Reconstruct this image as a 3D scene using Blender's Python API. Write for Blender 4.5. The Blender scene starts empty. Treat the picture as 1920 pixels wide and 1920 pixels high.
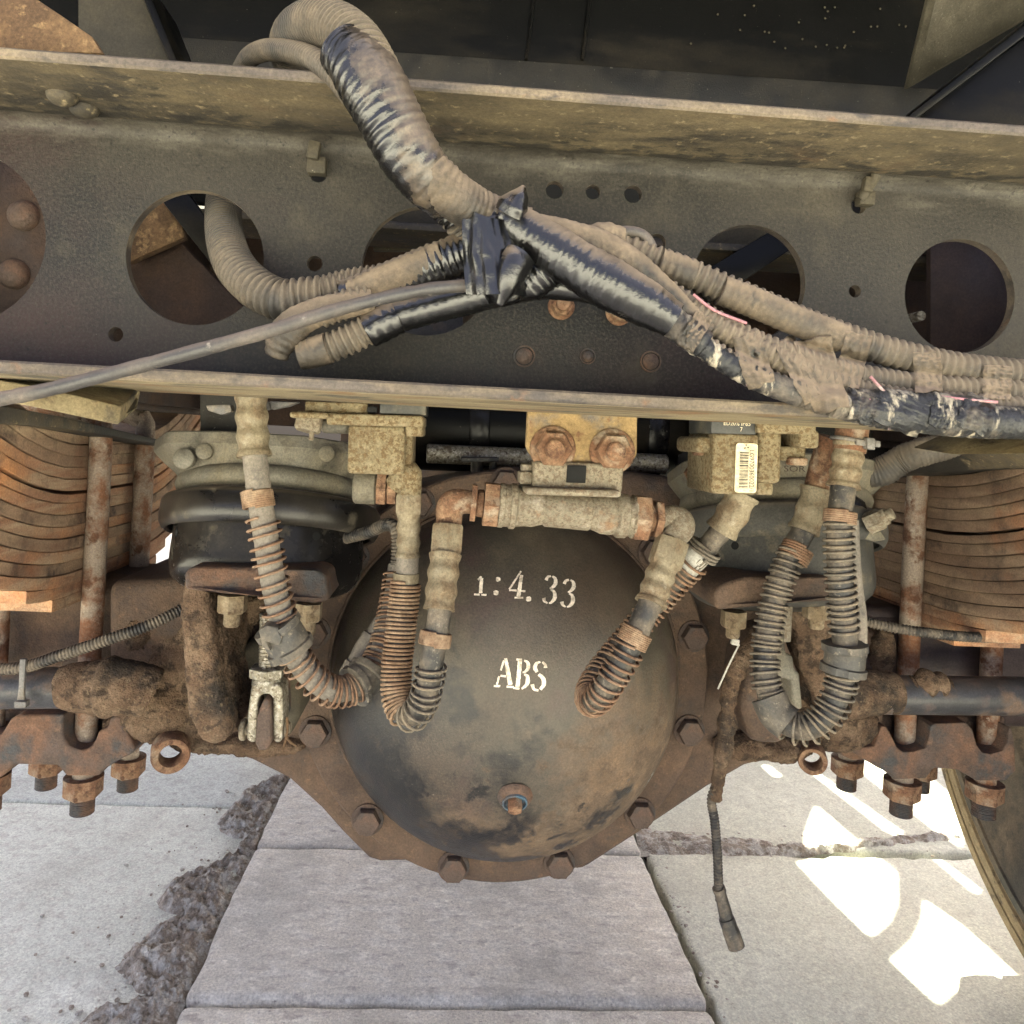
import bpy, bmesh, math, random
from mathutils import Vector, Matrix, noise
random.seed(7)
SC = bpy.context.scene
COL = SC.collection
R = math.radians

# ---------------------------------------------------------------- camera
FPX, CX, CY, H = 1450.0, 930.0, 819.0, 0.77
YAW, ROLL = R(3.24), R(2.9)
fw = Vector((math.sin(YAW), math.cos(YAW), 0))
r0 = Vector((math.cos(YAW), -math.sin(YAW), 0)); u0 = Vector((0, 0, 1))
rt = r0*math.cos(ROLL) + u0*math.sin(ROLL)
up = u0*math.cos(ROLL) - r0*math.sin(ROLL)
CAMP = Vector((0, 0, H))
cd = bpy.data.cameras.new('camera'); cam = bpy.data.objects.new('camera', cd); COL.objects.link(cam)
cam.matrix_world = Matrix(((rt.x, up.x, -fw.x, 0), (rt.y, up.y, -fw.y, 0), (rt.z, up.z, -fw.z, H), (0, 0, 0, 1)))
cd.sensor_width = 36; cd.lens = FPX/1920*36
cd.shift_x = (960-CX)/1920; cd.shift_y = (CY-960)/1920
cd.clip_start = 0.01; cd.clip_end = 500
SC.camera = cam

# ---------------------------------------------------------------- sky and sun
SEL, SAZ = R(64), R(14)          # sun stands ahead of the truck, a little to the right
w = bpy.data.worlds.new('World'); SC.world = w; w.use_nodes = True
nt = w.node_tree; nt.nodes.clear()
sky = nt.nodes.new('ShaderNodeTexSky'); sky.sky_type = 'NISHITA'; sky.sun_disc = False
sky.sun_elevation = SEL; sky.sun_rotation = SAZ; sky.dust_density = 8.0; sky.air_density = 0.24; sky.ozone_density = 0.05
bg = nt.nodes.new('ShaderNodeBackground'); bg.inputs[1].default_value = 0.15
wo = nt.nodes.new('ShaderNodeOutputWorld')
nt.links.new(sky.outputs[0], bg.inputs[0]); nt.links.new(bg.outputs[0], wo.inputs[0])
sd = bpy.data.lights.new('sun', 'SUN'); sd.energy = 4.2; sd.angle = R(0.5); sd.color = (1, .98, .82)
so = bpy.data.objects.new('sun', sd); COL.objects.link(so)
SDIR = Vector((math.sin(SAZ)*math.cos(SEL), math.cos(SAZ)*math.cos(SEL), math.sin(SEL)))
so.rotation_euler = SDIR.to_track_quat('Z', 'Y').to_euler(); so.location = (2, 3, 6)
SC.view_settings.view_transform = 'Standard'; SC.view_settings.look = 'None'
SC.view_settings.gamma = 1; SC.view_settings.exposure = 3.2
SC.cycles.max_bounces = 8; SC.cycles.diffuse_bounces = 5; SC.cycles.glossy_bounces = 4

# ---------------------------------------------------------------- helpers
def ray(px, py):
    return (fw + rt*((px-CX)/FPX) + up*(-(py-CY)/FPX))
def P(px, py, Y):                      # the point seen at this place of the photograph, Y metres ahead
    d = ray(px, py); return CAMP + d*(Y/d.y)
def G(px, py, z=0.0):                  # ... and lying at height z
    d = ray(px, py); return CAMP + d*((z-H)/d.z)
def PP(l): return [P(*a) for a in l]
def S(Y): return Y/FPX

def tag(o, label=None, cat=None, group=None, kind=None):
    if label: o['label'] = label
    if cat: o['category'] = cat
    if group: o['group'] = group
    if kind: o['kind'] = kind
    return o
WL = {}                                # world place of each object
def thing(name, label, cat, loc, group=None):
    o = bpy.data.objects.new(name, None); COL.objects.link(o); o.empty_display_size = .02
    o.location = loc; WL[o.name] = Vector(loc)
    return tag(o, label, cat, group)

def smooth_path(pts, step):
    pts = [Vector(p) for p in pts]
    if len(pts) == 2: dense = [pts[0].lerp(pts[1], i/40) for i in range(41)]
    else:
        ext = [pts[0]*2-pts[1]] + pts + [pts[-1]*2-pts[-2]]
        dense = []
        for i in range(1, len(ext)-2):
            a, b, c, d = ext[i-1:i+3]
            for k in range(24):
                t = k/24
                dense.append(.5*((2*b) + (c-a)*t + (2*a-5*b+4*c-d)*t*t + (3*b-a-3*c+d)*t**3))
        dense.append(pts[-1])
    L = [0]
    for a, b in zip(dense, dense[1:]): L.append(L[-1]+(b-a).length)
    n = max(2, int(math.ceil(L[-1]/step)))
    out = []; j = 0
    for i in range(n+1):
        s = L[-1]*i/n
        while j < len(L)-2 and L[j+1] < s: j += 1
        d = L[j+1]-L[j]
        out.append(dense[j].lerp(dense[j+1], (s-L[j])/d if d > 0 else 0))
    return out, L[-1]
def frames(p):
    n = len(p); T = []
    for i in range(n):
        T.append((p[min(i+1, n-1)]-p[max(i-1, 0)]).normalized())
    a = Vector((0, -1, 0)); a = (a-T[0]*a.dot(T[0]))
    if a.length < .05: a = Vector((1, 0, 0))-T[0]*T[0].x
    a.normalize(); F = []
    for t in T:
        a = (a-t*a.dot(t)).normalized(); F.append((t, a, t.cross(a)))
    return F
def lerp_list(l, t):
    if len(l) == 1: return l[0]
    x = t*(len(l)-1); i = min(int(x), len(l)-2); return l[i]+(l[i+1]-l[i])*(x-i)

class MB:
    def __init__(s): s.v = []; s.f = []; s.mi = []; s.cur = 0
    def add(s, v, f):
        o = len(s.v); s.v += [Vector(x) for x in v]
        for q in f: s.f.append([o+i for i in q]); s.mi.append(s.cur)
        return s
    def tube(s, pts, r, seg=16, step=.004, caps=True, rf=None):
        p, L = smooth_path(pts, step); F = frames(p); n = len(p)
        V = []
        for i in range(n):
            t = i/(n-1); t_, a, b = F[i]
            rr = lerp_list(r, t) if isinstance(r, (list, tuple)) else r
            for k in range(seg):
                th = 2*math.pi*k/seg
                q = rr if rf is None else rf(rr, t*L, th, p[i])
                V.append(p[i]+(a*math.cos(th)+b*math.sin(th))*q)
        Fc = [[i*seg+k, i*seg+(k+1) % seg, (i+1)*seg+(k+1) % seg, (i+1)*seg+k] for i in range(n-1) for k in range(seg)]
        if caps: Fc += [list(range(seg))[::-1], [(n-1)*seg+k for k in range(seg)]]
        return s.add(V, Fc)
    def corrugated(s, pts, r, pitch=.0042, amp=.09, seg=18, step=None):
        def rf(rr, l, th, p):
            x = (l/pitch) % 1.0
            return rr*(1+amp*(1 if x < .5 else -1)*min(1, abs(math.sin(2*math.pi*x))*1.8))
        return s.tube(pts, r, seg, step or pitch/7, rf=rf)
    def coil(s, pts, cr, wr, pitch, seg=6, t0=0, t1=1, jit=.0, ov=None):
        p, L = smooth_path(pts, .001); F = frames(p); n = len(p)
        i0, i1 = int(t0*(n-1)), int(t1*(n-1)); turns = L*(t1-t0)/pitch
        m = max(8, int(turns*16)); H_ = []
        for k in range(m+1):
            u = k/m; x = i0+(i1-i0)*u; i = min(int(x), n-2)
            c = p[i].lerp(p[i+1], x-i); _, a, b = F[i]
            th = 2*math.pi*turns*u
            th += jit*(1.1*math.sin(7.3*u*turns*.21)+2.6*noise.noise(Vector((u*turns*.33, cr*900, 0))))*min(1, u*6, (1-u)*6)
            c = c + F[i][0]*jit*.0012*math.sin(turns*u*2.1)
            off = Vector((0, 0, -.12*cr)) if jit else Vector((0, 0, 0))
            H_.append(c+off+(a*math.cos(th)+b*math.sin(th))*cr)
        F2 = frames(H_); V = []
        for q, (t_, a, b) in zip(H_, F2):
            for k in range(seg):
                th = 2*math.pi*k/seg; V.append(q+(a*math.cos(th)+b*math.sin(th))*wr)
        Fc = [[i*seg+k, i*seg+(k+1) % seg, (i+1)*seg+(k+1) % seg, (i+1)*seg+k] for i in range(m) for k in range(seg)]
        Fc += [list(range(seg))[::-1], [m*seg+k for k in range(seg)]]
        return s.add(V, Fc)
    def tilt(s, c, ang):                       # lean everything so far about an x-wise axle through c
        m_ = Matrix.Rotation(ang, 3, 'X'); c = Vector(c); s.v = [m_ @ (v-c)+c for v in s.v]; return s
    def lathe(s, prof, org, axis, seg=48, caps=True):
        ax = Vector(axis).normalized(); a = Vector((0, -1, 0)) if abs(ax.y) < .9 else Vector((1, 0, 0))
        a = (a-ax*a.dot(ax)).normalized(); b = ax.cross(a); org = Vector(org); V = []
        for r, h in prof:
            for k in range(seg):
                th = 2*math.pi*k/seg; V.append(org+ax*h+(a*math.cos(th)+b*math.sin(th))*max(r, 1e-5))
        n = len(prof)
        F = [[i*seg+k, i*seg+(k+1) % seg, (i+1)*seg+(k+1) % seg, (i+1)*seg+k] for i in range(n-1) for k in range(seg)]
        if caps and prof[0][0] > 0: F.append(list(range(seg))[::-1])
        if caps and prof[-1][0] > 0: F.append([(n-1)*seg+k for k in range(seg)])
        return s.add(V, F)
    def cyl(s, a, b, r, seg=20, bev=.0):
        a = Vector(a); b = Vector(b); L = (b-a).length; e = bev or min(r*.12, L*.2)
        return s.lathe([(r-e, 0), (r, e), (r, L-e), (r-e, L)], a, b-a, seg)
    def hexa(s, c, axis, af, h, cham=.14):     # a hexagon head or nut, its base centre at c
        r = af/math.sqrt(3); e = h*cham
        return s.lathe([(r, 0), (r, h-e), (r*.9, h)], c, axis, 6)
    def bm(s, b):
        b.verts.index_update()
        s.add([v.co.copy() for v in b.verts], [[v.index for v in f.verts] for f in b.faces]); b.free(); return s
    def box(s, c, d, rot=None, bev=.001, seg=2):
        b = bmesh.new(); bmesh.ops.create_cube(b, size=1)
        M = Matrix.Translation(Vector(c)) @ ((rot or Matrix.Identity(3)).to_4x4()) @ Matrix.Diagonal((d[0], d[1], d[2], 1))
        bmesh.ops.transform(b, matrix=Matrix.Diagonal((d[0], d[1], d[2], 1)), verts=b.verts)
        if bev: bmesh.ops.bevel(b, geom=list(b.edges), offset=min(bev, min(d)*.45), segments=seg, profile=.5, affect='EDGES')
        bmesh.ops.transform(b, matrix=Matrix.Translation(Vector(c)) @ (rot or Matrix.Identity(3)).to_4x4(), verts=b.verts)
        return s.bm(b)
    def prism(s, pts, d, bev=.001, seg=2, hole=None):      # polygon of points, pushed along d
        b = bmesh.new(); d = Vector(d)
        v0 = [b.verts.new(p) for p in pts]; v1 = [b.verts.new(Vector(p)+d) for p in pts]; n = len(pts)
        b.faces.new(v0); b.faces.new(v1[::-1])
        for i in range(n): b.faces.new([v0[(i+1) % n], v0[i], v1[i], v1[(i+1) % n]])
        bmesh.ops.recalc_face_normals(b, faces=b.faces)
        if bev:
            ed = [e for e in b.edges if len(e.link_faces) == 2 and e.calc_face_angle(0) > .5]
            bmesh.ops.bevel(b, geom=ed, offset=bev, segments=seg, profile=.5, affect='EDGES', clamp_overlap=True)
        return s.bm(b)
    def prism_px(s, px, Y0, Y1, bev=.001, seg=2):
        return s.prism([P(x, y, Y0) for x, y in px], (0, Y1-Y0, 0), bev, seg)
    def plate_holes(s, outer, holes, d, rim=None):       # flat plate with round holes; outer and holes are point loops
        b = bmesh.new(); d = Vector(d); loops = [outer]+holes; es = []; vl = []
        for lp in loops:
            vs = [b.verts.new(p) for p in lp]; vl.append(vs)
            es += [b.edges.new((vs[i], vs[(i+1) % len(vs)])) for i in range(len(vs))]
        bmesh.ops.triangle_fill(b, edges=es, use_beauty=True, use_dissolve=False)
        fr = list(b.faces); b.verts.index_update(); V = [v.co.copy() for v in b.verts]
        F = [[v.index for v in f.verts] for f in fr]
        LI = [[v.index for v in vs] for vs in vl]; nrm = sum((f.normal*f.calc_area() for f in fr), Vector())
        n = len(V); VV = V+[v+d for v in V]; FF = F+[[i+n for i in q[::-1]] for q in F]
        s.add(VV, FF); k0 = s.cur; s.cur = rim if rim is not None else k0; RF = []
        o = len(s.v)-len(VV)
        for lp in LI[(1 if rim is not None else 0):]:
            for i in range(len(lp)):
                a, c = lp[i], lp[(i+1) % len(lp)]; s.f.append([o+a, o+c, o+c+n, o+a+n]); s.mi.append(s.cur)
        s.cur = k0; b.free(); return s
    def blob(s, c, rad, amp=.25, freq=40, sub=4, seed=0.0, rot=None, wr=.0):
        b = bmesh.new(); bmesh.ops.create_icosphere(b, subdivisions=sub, radius=1)
        rad = Vector(rad) if hasattr(rad, '__len__') else Vector((rad,)*3)
        for v in b.verts:
            q = Vector((v.co.x*rad.x, v.co.y*rad.y, v.co.z*rad.z)); n_ = noise.fractal((q+Vector((seed, seed*2, 0)))*freq, .7, 2.1, 5)
            if wr: n_ += wr/amp*(abs(noise.noise(Vector((q.x*70, q.y*70, q.z*190))+Vector((seed, 0, seed))))+.7*abs(noise.noise(q*260))-.35)
            q = q*(1+amp*n_); v.co = (rot @ q if rot else q)+Vector(c)
        return s.bm(b)
    def ribbon(s, pts, n_out, wid, thick, wdir=None, sub=6, wav=0):    # a flat strap along pts
        p, L = smooth_path(pts, .003); F = frames(p); V = []; m = len(p); no = Vector(n_out).normalized()
        for i, (q, (t, a, b)) in enumerate(zip(p, F)):
            side = wdir.normalized() if wdir else t.cross(no).normalized()
            for k in range(sub+1):
                u = k/sub-.5
                w_ = wid if not isinstance(wid, (list, tuple)) else lerp_list(wid, i/(m-1))
                z = wav*noise.noise(q*160+side*u*w_*200)
                V.append(q+side*u*w_+no*z)
        F_ = [[i*(sub+1)+k, i*(sub+1)+k+1, (i+1)*(sub+1)+k+1, (i+1)*(sub+1)+k] for i in range(m-1) for k in range(sub)]
        n = len(V); V2 = V+[v-no*thick for v in V]; F2 = F_+[[j+n for j in q[::-1]] for q in F_]
        for i in range(m-1):
            a, c = i*(sub+1), (i+1)*(sub+1); F2 += [[a, c, c+n, a+n], [a+sub, a+sub+n, c+sub+n, c+sub]]
        for k in range(sub):
            a = k; F2.append([a+1, a, a+n, a+1+n]); a = (m-1)*(sub+1)+k; F2.append([a, a+1, a+1+n, a+n])
        return s.add(V2, F2)
    def caked(s, amp=.004, fq=90, vox=.0032, seed=0, it=3):   # melt everything so far into one rough crusted lump
        me = bpy.data.meshes.new('t'); me.from_pydata([tuple(v) for v in s.v], [], s.f); b = bmesh.new(); b.from_mesh(me)
        bmesh.ops.recalc_face_normals(b, faces=b.faces); b.to_mesh(me); b.free()
        o = bpy.data.objects.new('t', me); COL.objects.link(o); m = o.modifiers.new('r', 'REMESH'); m.mode = 'VOXEL'; m.voxel_size = vox
        q = bpy.data.meshes.new_from_object(o.evaluated_get(bpy.context.evaluated_depsgraph_get()))
        b = bmesh.new(); b.from_mesh(q)
        for _ in range(it): bmesh.ops.smooth_vert(b, verts=b.verts, factor=.5, use_axis_x=True, use_axis_y=True, use_axis_z=True)
        b.normal_update(); off = Vector((seed, seed*1.7, 0))
        d = [v.normal*amp*(noise.fractal(v.co*fq*.35+off, .8, 2.1, 3)*.9+(abs(noise.noise(Vector((v.co.x*fq, v.co.y*fq, v.co.z*fq*2.2))+off))-.3)*.9+.5*noise.noise(v.co*fq*3+off)) for v in b.verts]
        for v, k in zip(b.verts, d): v.co += k
        s.v = []; s.f = []; s.mi = []; s.bm(b)
        bpy.data.objects.remove(o); bpy.data.meshes.remove(me); bpy.data.meshes.remove(q); return s
    def build(s, name, mats, parent=None, sharp=42, label=None, weld=False):
        if not isinstance(mats, (list, tuple)): mats = [mats]
        base = Vector((0, 0, 0)); q = parent
        if q is not None: base = WL[q.name]
        else:
            lo = [min(v[i] for v in s.v) for i in range(3)]; hi = [max(v[i] for v in s.v) for i in range(3)]
            base = Vector(((lo[0]+hi[0])/2, (lo[1]+hi[1])/2, lo[2]))
        me = bpy.data.meshes.new(name)
        me.from_pydata([tuple(v-base) for v in s.v], [], s.f)
        for m in mats: me.materials.append(m)
        if len(mats) > 1: me.polygons.foreach_set('material_index', s.mi)
        b = bmesh.new(); b.from_mesh(me)
        if weld: bmesh.ops.remove_doubles(b, verts=b.verts, dist=2e-5)
        bmesh.ops.recalc_face_normals(b, faces=b.faces); b.to_mesh(me); b.free()
        me.polygons.foreach_set('use_smooth', [True]*len(me.polygons))
        if weld:
            for p_ in me.polygons:
                if abs(p_.normal.y) > .9995: p_.use_smooth = False
        me.set_sharp_from_angle(angle=R(sharp)); me.update()
        o = bpy.data.objects.new(name, me); COL.objects.link(o)
        if parent is not None: o.parent = parent
        else: o.location = base
        WL[o.name] = base
        if label: o['label'] = label
        return o
def copy_part(o, parent, shift=(0, 0, 0), rot=None):     # another of the same piece, sharing its mesh
    c = o.copy(); COL.objects.link(c); c.parent = parent; c.location = Vector(o.location)+Vector(shift)
    if rot: c.rotation_euler = rot
    WL[c.name] = WL[parent.name] if parent else Vector(c.location)
    return c

# ---------------------------------------------------------------- materials
def mat(name, base, rough=.6, metal=0., layers=(), bump=(300, .0006, .6), var=.35, vscale=25, spec=.4, upd=None, st=(1, 1, 1), coat=0):
    gk = 1.0 if name in ('pale_concrete', 'warm_pale_concrete', 'pinkish_paver', 'broken_brown_mortar', 'joint_dirt', 'yard_concrete', 'stencil_paint', 'worn_paper_label') else .68
    def wb(c):
        l_ = (c[0]+c[1]+c[2])/3; k = .04 if gk < 1 else 0
        return tuple((x*(1-k)+l_*k)*gk for x in c)          # all dusts a touch yellower
    base = wb(base); layers = [(wb(l_[0]),)+tuple(l_[1:]) for l_ in layers]
    m = bpy.data.materials.new(name); m.use_nodes = True; t = m.node_tree; N = t.nodes; L = t.links
    bs = N['Principled BSDF']; bs.inputs['Metallic'].default_value = metal
    bs.inputs['Specular IOR Level'].default_value = spec
    if coat: bs.inputs['Coat Weight'].default_value = coat; bs.inputs['Coat Roughness'].default_value = .12
    tc = N.new('ShaderNodeTexCoord'); cnt = [0]
    def co(stv):
        mp = N.new('ShaderNodeMapping'); L.new(tc.outputs['Object'], mp.inputs[0]); mp.inputs['Scale'].default_value = stv
        cnt[0] += 1; mp.inputs['Location'].default_value = (cnt[0]*3.1+len(name)*.7, cnt[0]*1.7, cnt[0]*2.3); return mp.outputs[0]
    def nz(scale, stv=st, det=9, ro=.62):
        n = N.new('ShaderNodeTexNoise'); n.inputs['Scale'].default_value = scale; n.inputs['Detail'].default_value = det
        n.inputs['Roughness'].default_value = ro; L.new(co(stv), n.inputs['Vector']); return n.outputs[0]
    def mr(x, lo, hi, a=0., b=1.):
        q = N.new('ShaderNodeMapRange'); q.clamp = True
        for k, v_ in zip(('From Min', 'From Max', 'To Min', 'To Max'), (lo, hi, a, b)): q.inputs[k].default_value = v_
        L.new(x, q.inputs[0]); return q.outputs[0]
    def mix(f, a, b, typ='RGBA', bl='MIX'):
        q = N.new('ShaderNodeMix'); q.data_type = typ
        if typ == 'RGBA': q.blend_type = bl; ia, ib, o = q.inputs[6], q.inputs[7], q.outputs[2]
        else: ia, ib, o = q.inputs[2], q.inputs[3], q.outputs[0]
        L.new(f, q.inputs[0]) if hasattr(f, 'node') else setattr(q.inputs[0], 'default_value', f)
        for s_, x in ((ia, a), (ib, b)):
            if hasattr(x, 'node'): L.new(x, s_)
            else: s_.default_value = (*x, 1) if typ == 'RGBA' else x
        return o
    v1 = mr(nz(vscale), .3, .7, 1-var, 1+var)
    gs = 330 if gk == 1 else 620                  # fine grain of the surface itself
    gm = N.new('ShaderNodeMath'); gm.operation = 'MULTIPLY'; L.new(v1, gm.inputs[0]); L.new(mr(nz(gs, st, 3, .8), .33, .67, .84, 1.16), gm.inputs[1]); v1 = gm.outputs[0]
    cc = N.new('ShaderNodeCombineColor'); [L.new(v1, cc.inputs[i]) for i in range(3)]
    col = mix(1.0, base, cc.outputs[0], bl='MULTIPLY'); ro = rough
    ge = None
    for ly in layers:
        c2, sc, lo, hi, r2 = ly[:5]; stv = ly[5] if len(ly) > 5 else st
        raw = nz(sc, stv)
        if len(ly) > 6:                     # where on the piece this layer lies: dot(object position, vector) + constant
            vm = N.new('ShaderNodeVectorMath'); vm.operation = 'DOT_PRODUCT'; L.new(tc.outputs['Object'], vm.inputs[0]); vm.inputs[1].default_value = ly[6][:3]
            ad = N.new('ShaderNodeMath'); ad.operation = 'ADD'; L.new(vm.outputs['Value'], ad.inputs[0]); ad.inputs[1].default_value = ly[6][3]
            a2 = N.new('ShaderNodeMath'); a2.operation = 'ADD'; L.new(raw, a2.inputs[0]); L.new(ad.outputs[0], a2.inputs[1]); raw = a2.outputs[0]
        f = mr(raw, lo, hi)
        fine = mr(nz(sc*9, stv, 5, .7), .25, .6, .55, 1.)
        mm = N.new('ShaderNodeMath'); mm.operation = 'MULTIPLY'; L.new(f, mm.inputs[0]); L.new(fine, mm.inputs[1]); f = mm.outputs[0]
        cv = mr(nz(sc*3, stv), .3, .7, .72, 1.28); c3 = N.new('ShaderNodeCombineColor'); [L.new(cv, c3.inputs[i]) for i in range(3)]
        col = mix(f, col, mix(1.0, c2, c3.outputs[0], bl='MULTIPLY')); ro = mix(f, ro, r2, 'FLOAT')
    gr = mr(nz(gs*.8, st, 4, .8), .34, .66, .74, 1.26); gc = N.new('ShaderNodeCombineColor'); [L.new(gr, gc.inputs[i]) for i in range(3)]
    col = mix(1.0, col, gc.outputs[0], bl='MULTIPLY')
    if upd:                                 # dust that has settled on what faces up
        c2, lo, hi, amt = upd; ge = N.new('ShaderNodeNewGeometry'); sx = N.new('ShaderNodeSeparateXYZ'); L.new(ge.outputs['Normal'], sx.inputs[0])
        f = mr(sx.outputs[2], lo, hi, 0, amt); f2 = mr(nz(60), .3, .55, .35, 1)
        mm = N.new('ShaderNodeMath'); mm.operation = 'MULTIPLY'; L.new(f, mm.inputs[0]); L.new(f2, mm.inputs[1])
        col = mix(mm.outputs[0], col, c2); ro = mix(mm.outputs[0], ro, .95, 'FLOAT')
    L.new(col, bs.inputs['Base Color'])
    if hasattr(ro, 'node'): L.new(ro, bs.inputs['Roughness'])
    else: bs.inputs['Roughness'].default_value = ro
    if bump:
        b = N.new('ShaderNodeBump'); b.inputs['Strength'].default_value = bump[2]; b.inputs['Distance'].default_value = bump[1]
        L.new(nz(bump[0], (1, 1, 1), 6, .65), b.inputs['Height']); L.new(b.outputs[0], bs.inputs['Normal'])
    return m

DUST = (.36, .27, .155); DUST2 = (.27, .21, .14); MUD = (.14, .085, .05); RUST = (.30, .12, .045); RUSTD = (.12, .05, .025)
M = {}
M['web'] = mat('dusty_black_paint', (.010, .0092, .0088), .31, 0, [((.044, .038, .030), 2.6, .42, .66, .62, (1, 1, 1), (.25, 0, 1.1, 0)), ((.045, .024, .022), 3.2, .46, .62, .5, (1, 1, 1), (-.3, 0, -.9, -.02)), ((.070, .060, .045), 22, .56, .70, .8), ((.060, .052, .040), 520, .48, .66, .7), ((.17, .15, .115), 260, .68, .71, .9), ((.10, .09, .072), 60, .48, .70, .5, (.3, 1, 1), (0, 0, 9, -.80)), ((.010, .0095, .009), 300, .58, .68, .35)], (520, .0006, .9), .35, 9, .24)  # pale layer along the bend paints its highlight over the dust
M['under'] = mat('tan_dust_on_steel', (.05, .042, .032), .6, 0, [((.17, .13, .07), 16, .36, .60, .95, (.5, 1, 1)), ((.13, .07, .035), 9, .55, .70, .9), ((.035, .030, .024), 24, .54, .64, .7, (.45, 1, 1)), ((.27, .21, .12), 150, .58, .66, .95), ((.02, .018, .015), 90, .50, .60, .7, (.5, 1, 1), (0, 9, 0, .20))], (450, .0006, .8), .35, 14)  # dark layer beside the bend paints its line of shade
M['edge'] = mat('scuffed_edge', (.11, .088, .07), .6, 0, [((.23, .18, .12), 40, .45, .62, .95, (.2, 1, 1)), ((.24, .115, .055), 30, .6, .7, .9), ((.06, .05, .045), 90, .52, .62, .6, (.4, 1, 1))], (500, .0005, .7))
M['under2'] = mat('pale_tan_dust', (.26, .205, .115), .95, 0, [((.34, .275, .16), 30, .42, .58, .95, (.16, 1, 1)), ((.11, .08, .05), 44, .50, .60, .9, (.16, 1, 1)), ((.085, .075, .06), 14, .56, .64, .8), ((.24, .12, .05), 16, .58, .68, .9)], (450, .0006, .8), .25, 14, .3)
M['black'] = mat('black_gloss_paint', (.004, .004, .004), .33, 0, [((.035, .028, .018), 9, .52, .75, .7, (.3, 1, 1)), ((.12, .11, .09), 260, .68, .74, .9)], (500, .0003, .5), .3, 10, .12)
M['ledge'] = mat('dusty_ledge_paint', (.012, .011, .009), .5, 0, [((.05, .042, .03), 20, .4, .7, .9), ((.28, .25, .2), 300, .64, .72, .95)], (700, .0006, .8), .3, 10, .4)
M['olive'] = mat('olive_dust_steel', (.05, .042, .027), .7, 0, [((.11, .088, .052), 9, .4, .65, .95), ((.5, .45, .36), 420, .7, .74, .95)], (500, .0005, .7))
M['ochre'] = mat('ochre_dust_rust', (.11, .062, .03), .9, 0, [((.22, .13, .06), 24, .42, .60, .95), ((.30, .19, .09), 120, .56, .64, .95), ((.10, .055, .03), 34, .55, .7, .9)], (330, .001, .9))
M['rustplate'] = mat('dark_rust_brown', (.050, .029, .020), .75, 0, [((.10, .055, .032), 14, .45, .65, .9), ((.05, .035, .03), 25, .5, .7, .7)], (350, .001, .9))
M['leaf'] = mat('spring_leaf_rust', (.42, .22, .125), .85, 0, [((.54, .39, .25), 26, .44, .60, .95, (1, .3, 2.5)), ((.66, .30, .12), 10, .48, .66, .9), ((.18, .11, .08), 34, .55, .7, .9)], (420, .0010, .9), .3, 20)
M['leafd'] = mat('spring_leaf_dark', (.32, .20, .125), .85, 0, [((.48, .34, .215), 16, .42, .65, .95, (1, .25, 2.5)), ((.26, .10, .045), 11, .55, .72, .9), ((.05, .035, .03), 28, .52, .7, .9)], (420, .0010, .9), .3, 20)
M['leafr'] = mat('spring_leaf_plain_brown', (.24, .15, .095), .85, 0, [((.38, .265, .17), 16, .42, .65, .95, (1, .25, 2.5)), ((.42, .18, .08), 11, .54, .72, .9), ((.06, .045, .036), 28, .52, .7, .9)], (420, .0010, .9), .3, 20)
M['ubolt'] = mat('ubolt_steel_rust', (.38, .30, .23), .7, .15, [((.26, .11, .05), 26, .44, .55, .9), ((.16, .07, .035), 48, .54, .62, .9), ((.62, .55, .46), 60, .62, .70, .6)], (420, .0010, .8), .2, 30)
M['saddle'] = mat('rusty_forging', (.115, .078, .06), .75, .1, [((.23, .125, .075), 26, .45, .62, .9), ((.055, .06, .065), 30, .52, .64, .55), ((.31, .19, .12), 60, .6, .72, .95)], (260, .0016, .9), .35, 30)
M['redseat'] = mat('red_brown_seat', (.72, .31, .19), .65, 0, [((.66, .40, .26), 9, .45, .7, .9), ((.07, .05, .06), 60, .63, .70, .6)], (350, .0008, .8))
M['purple'] = mat('maroon_black_paint', (.055, .04, .042), .38, 0, [((.12, .08, .07), 14, .45, .7, .8), ((.14, .085, .05), 20, .58, .72, .95)], (380, .0006, .7))
M['mud'] = mat('caked_mud', (.185, .118, .075), .95, 0, [((.29, .20, .13), 34, .44, .60, .95), ((.08, .056, .040), 90, .50, .60, .95), ((.05, .044, .038), 13, .52, .62, .85), ((.27, .20, .13), 220, .58, .66, .95)], (420, .004, 1), .4, 40, .15)
M['housing'] = mat('muddy_axle_steel', (.105, .068, .048), .8, 0, [((.19, .12, .075), 20, .42, .65, .95), ((.05, .04, .035), 30, .55, .7, .6), ((.24, .15, .09), 120, .6, .7, .95)], (260, .0018, .9), .35, 28)
M['tubepaint'] = mat('blue_black_tube', (.05, .05, .055), .3, 0, [((.19, .125, .085), 17, .50, .60, .95), ((.13, .09, .08), 40, .55, .7, .7)], (420, .0006, .6))
M['chamber'] = mat('chamber_black_paint', (.012, .011, .011), .24, 0, [((.045, .038, .030), 9, .46, .72, .45), ((.10, .085, .06), 40, .58, .70, .85), ((.20, .17, .13), 300, .66, .73, .9)], (300, .0002, .4), .3, 16, .2, (DUST2, .45, 1, .35))
M['cast'] = mat('dusty_aluminium_casting', (.175, .16, .125), .6, .25, [((.235, .20, .135), 20, .42, .64, .95), ((.08, .07, .052), 40, .55, .7, .8)], (600, .0006, .8), .25, 22)
M['alu'] = mat('speckled_dirty_aluminium', (.25, .198, .112), .8, .1, [((.15, .095, .04), 310, .49, .56, .9), ((.36, .30, .19), 60, .55, .7, .9), ((.24, .125, .055), 26, .63, .72, .9)], (500, .0012, .9), .2, 24)
M['alug'] = mat('grey_dirty_aluminium', (.28, .238, .17), .75, .15, [((.20, .15, .10), 320, .49, .56, .9), ((.47, .41, .33), 60, .55, .7, .9), ((.30, .17, .09), 30, .62, .7, .9)], (500, .0012, .9), .2, 24)
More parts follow.
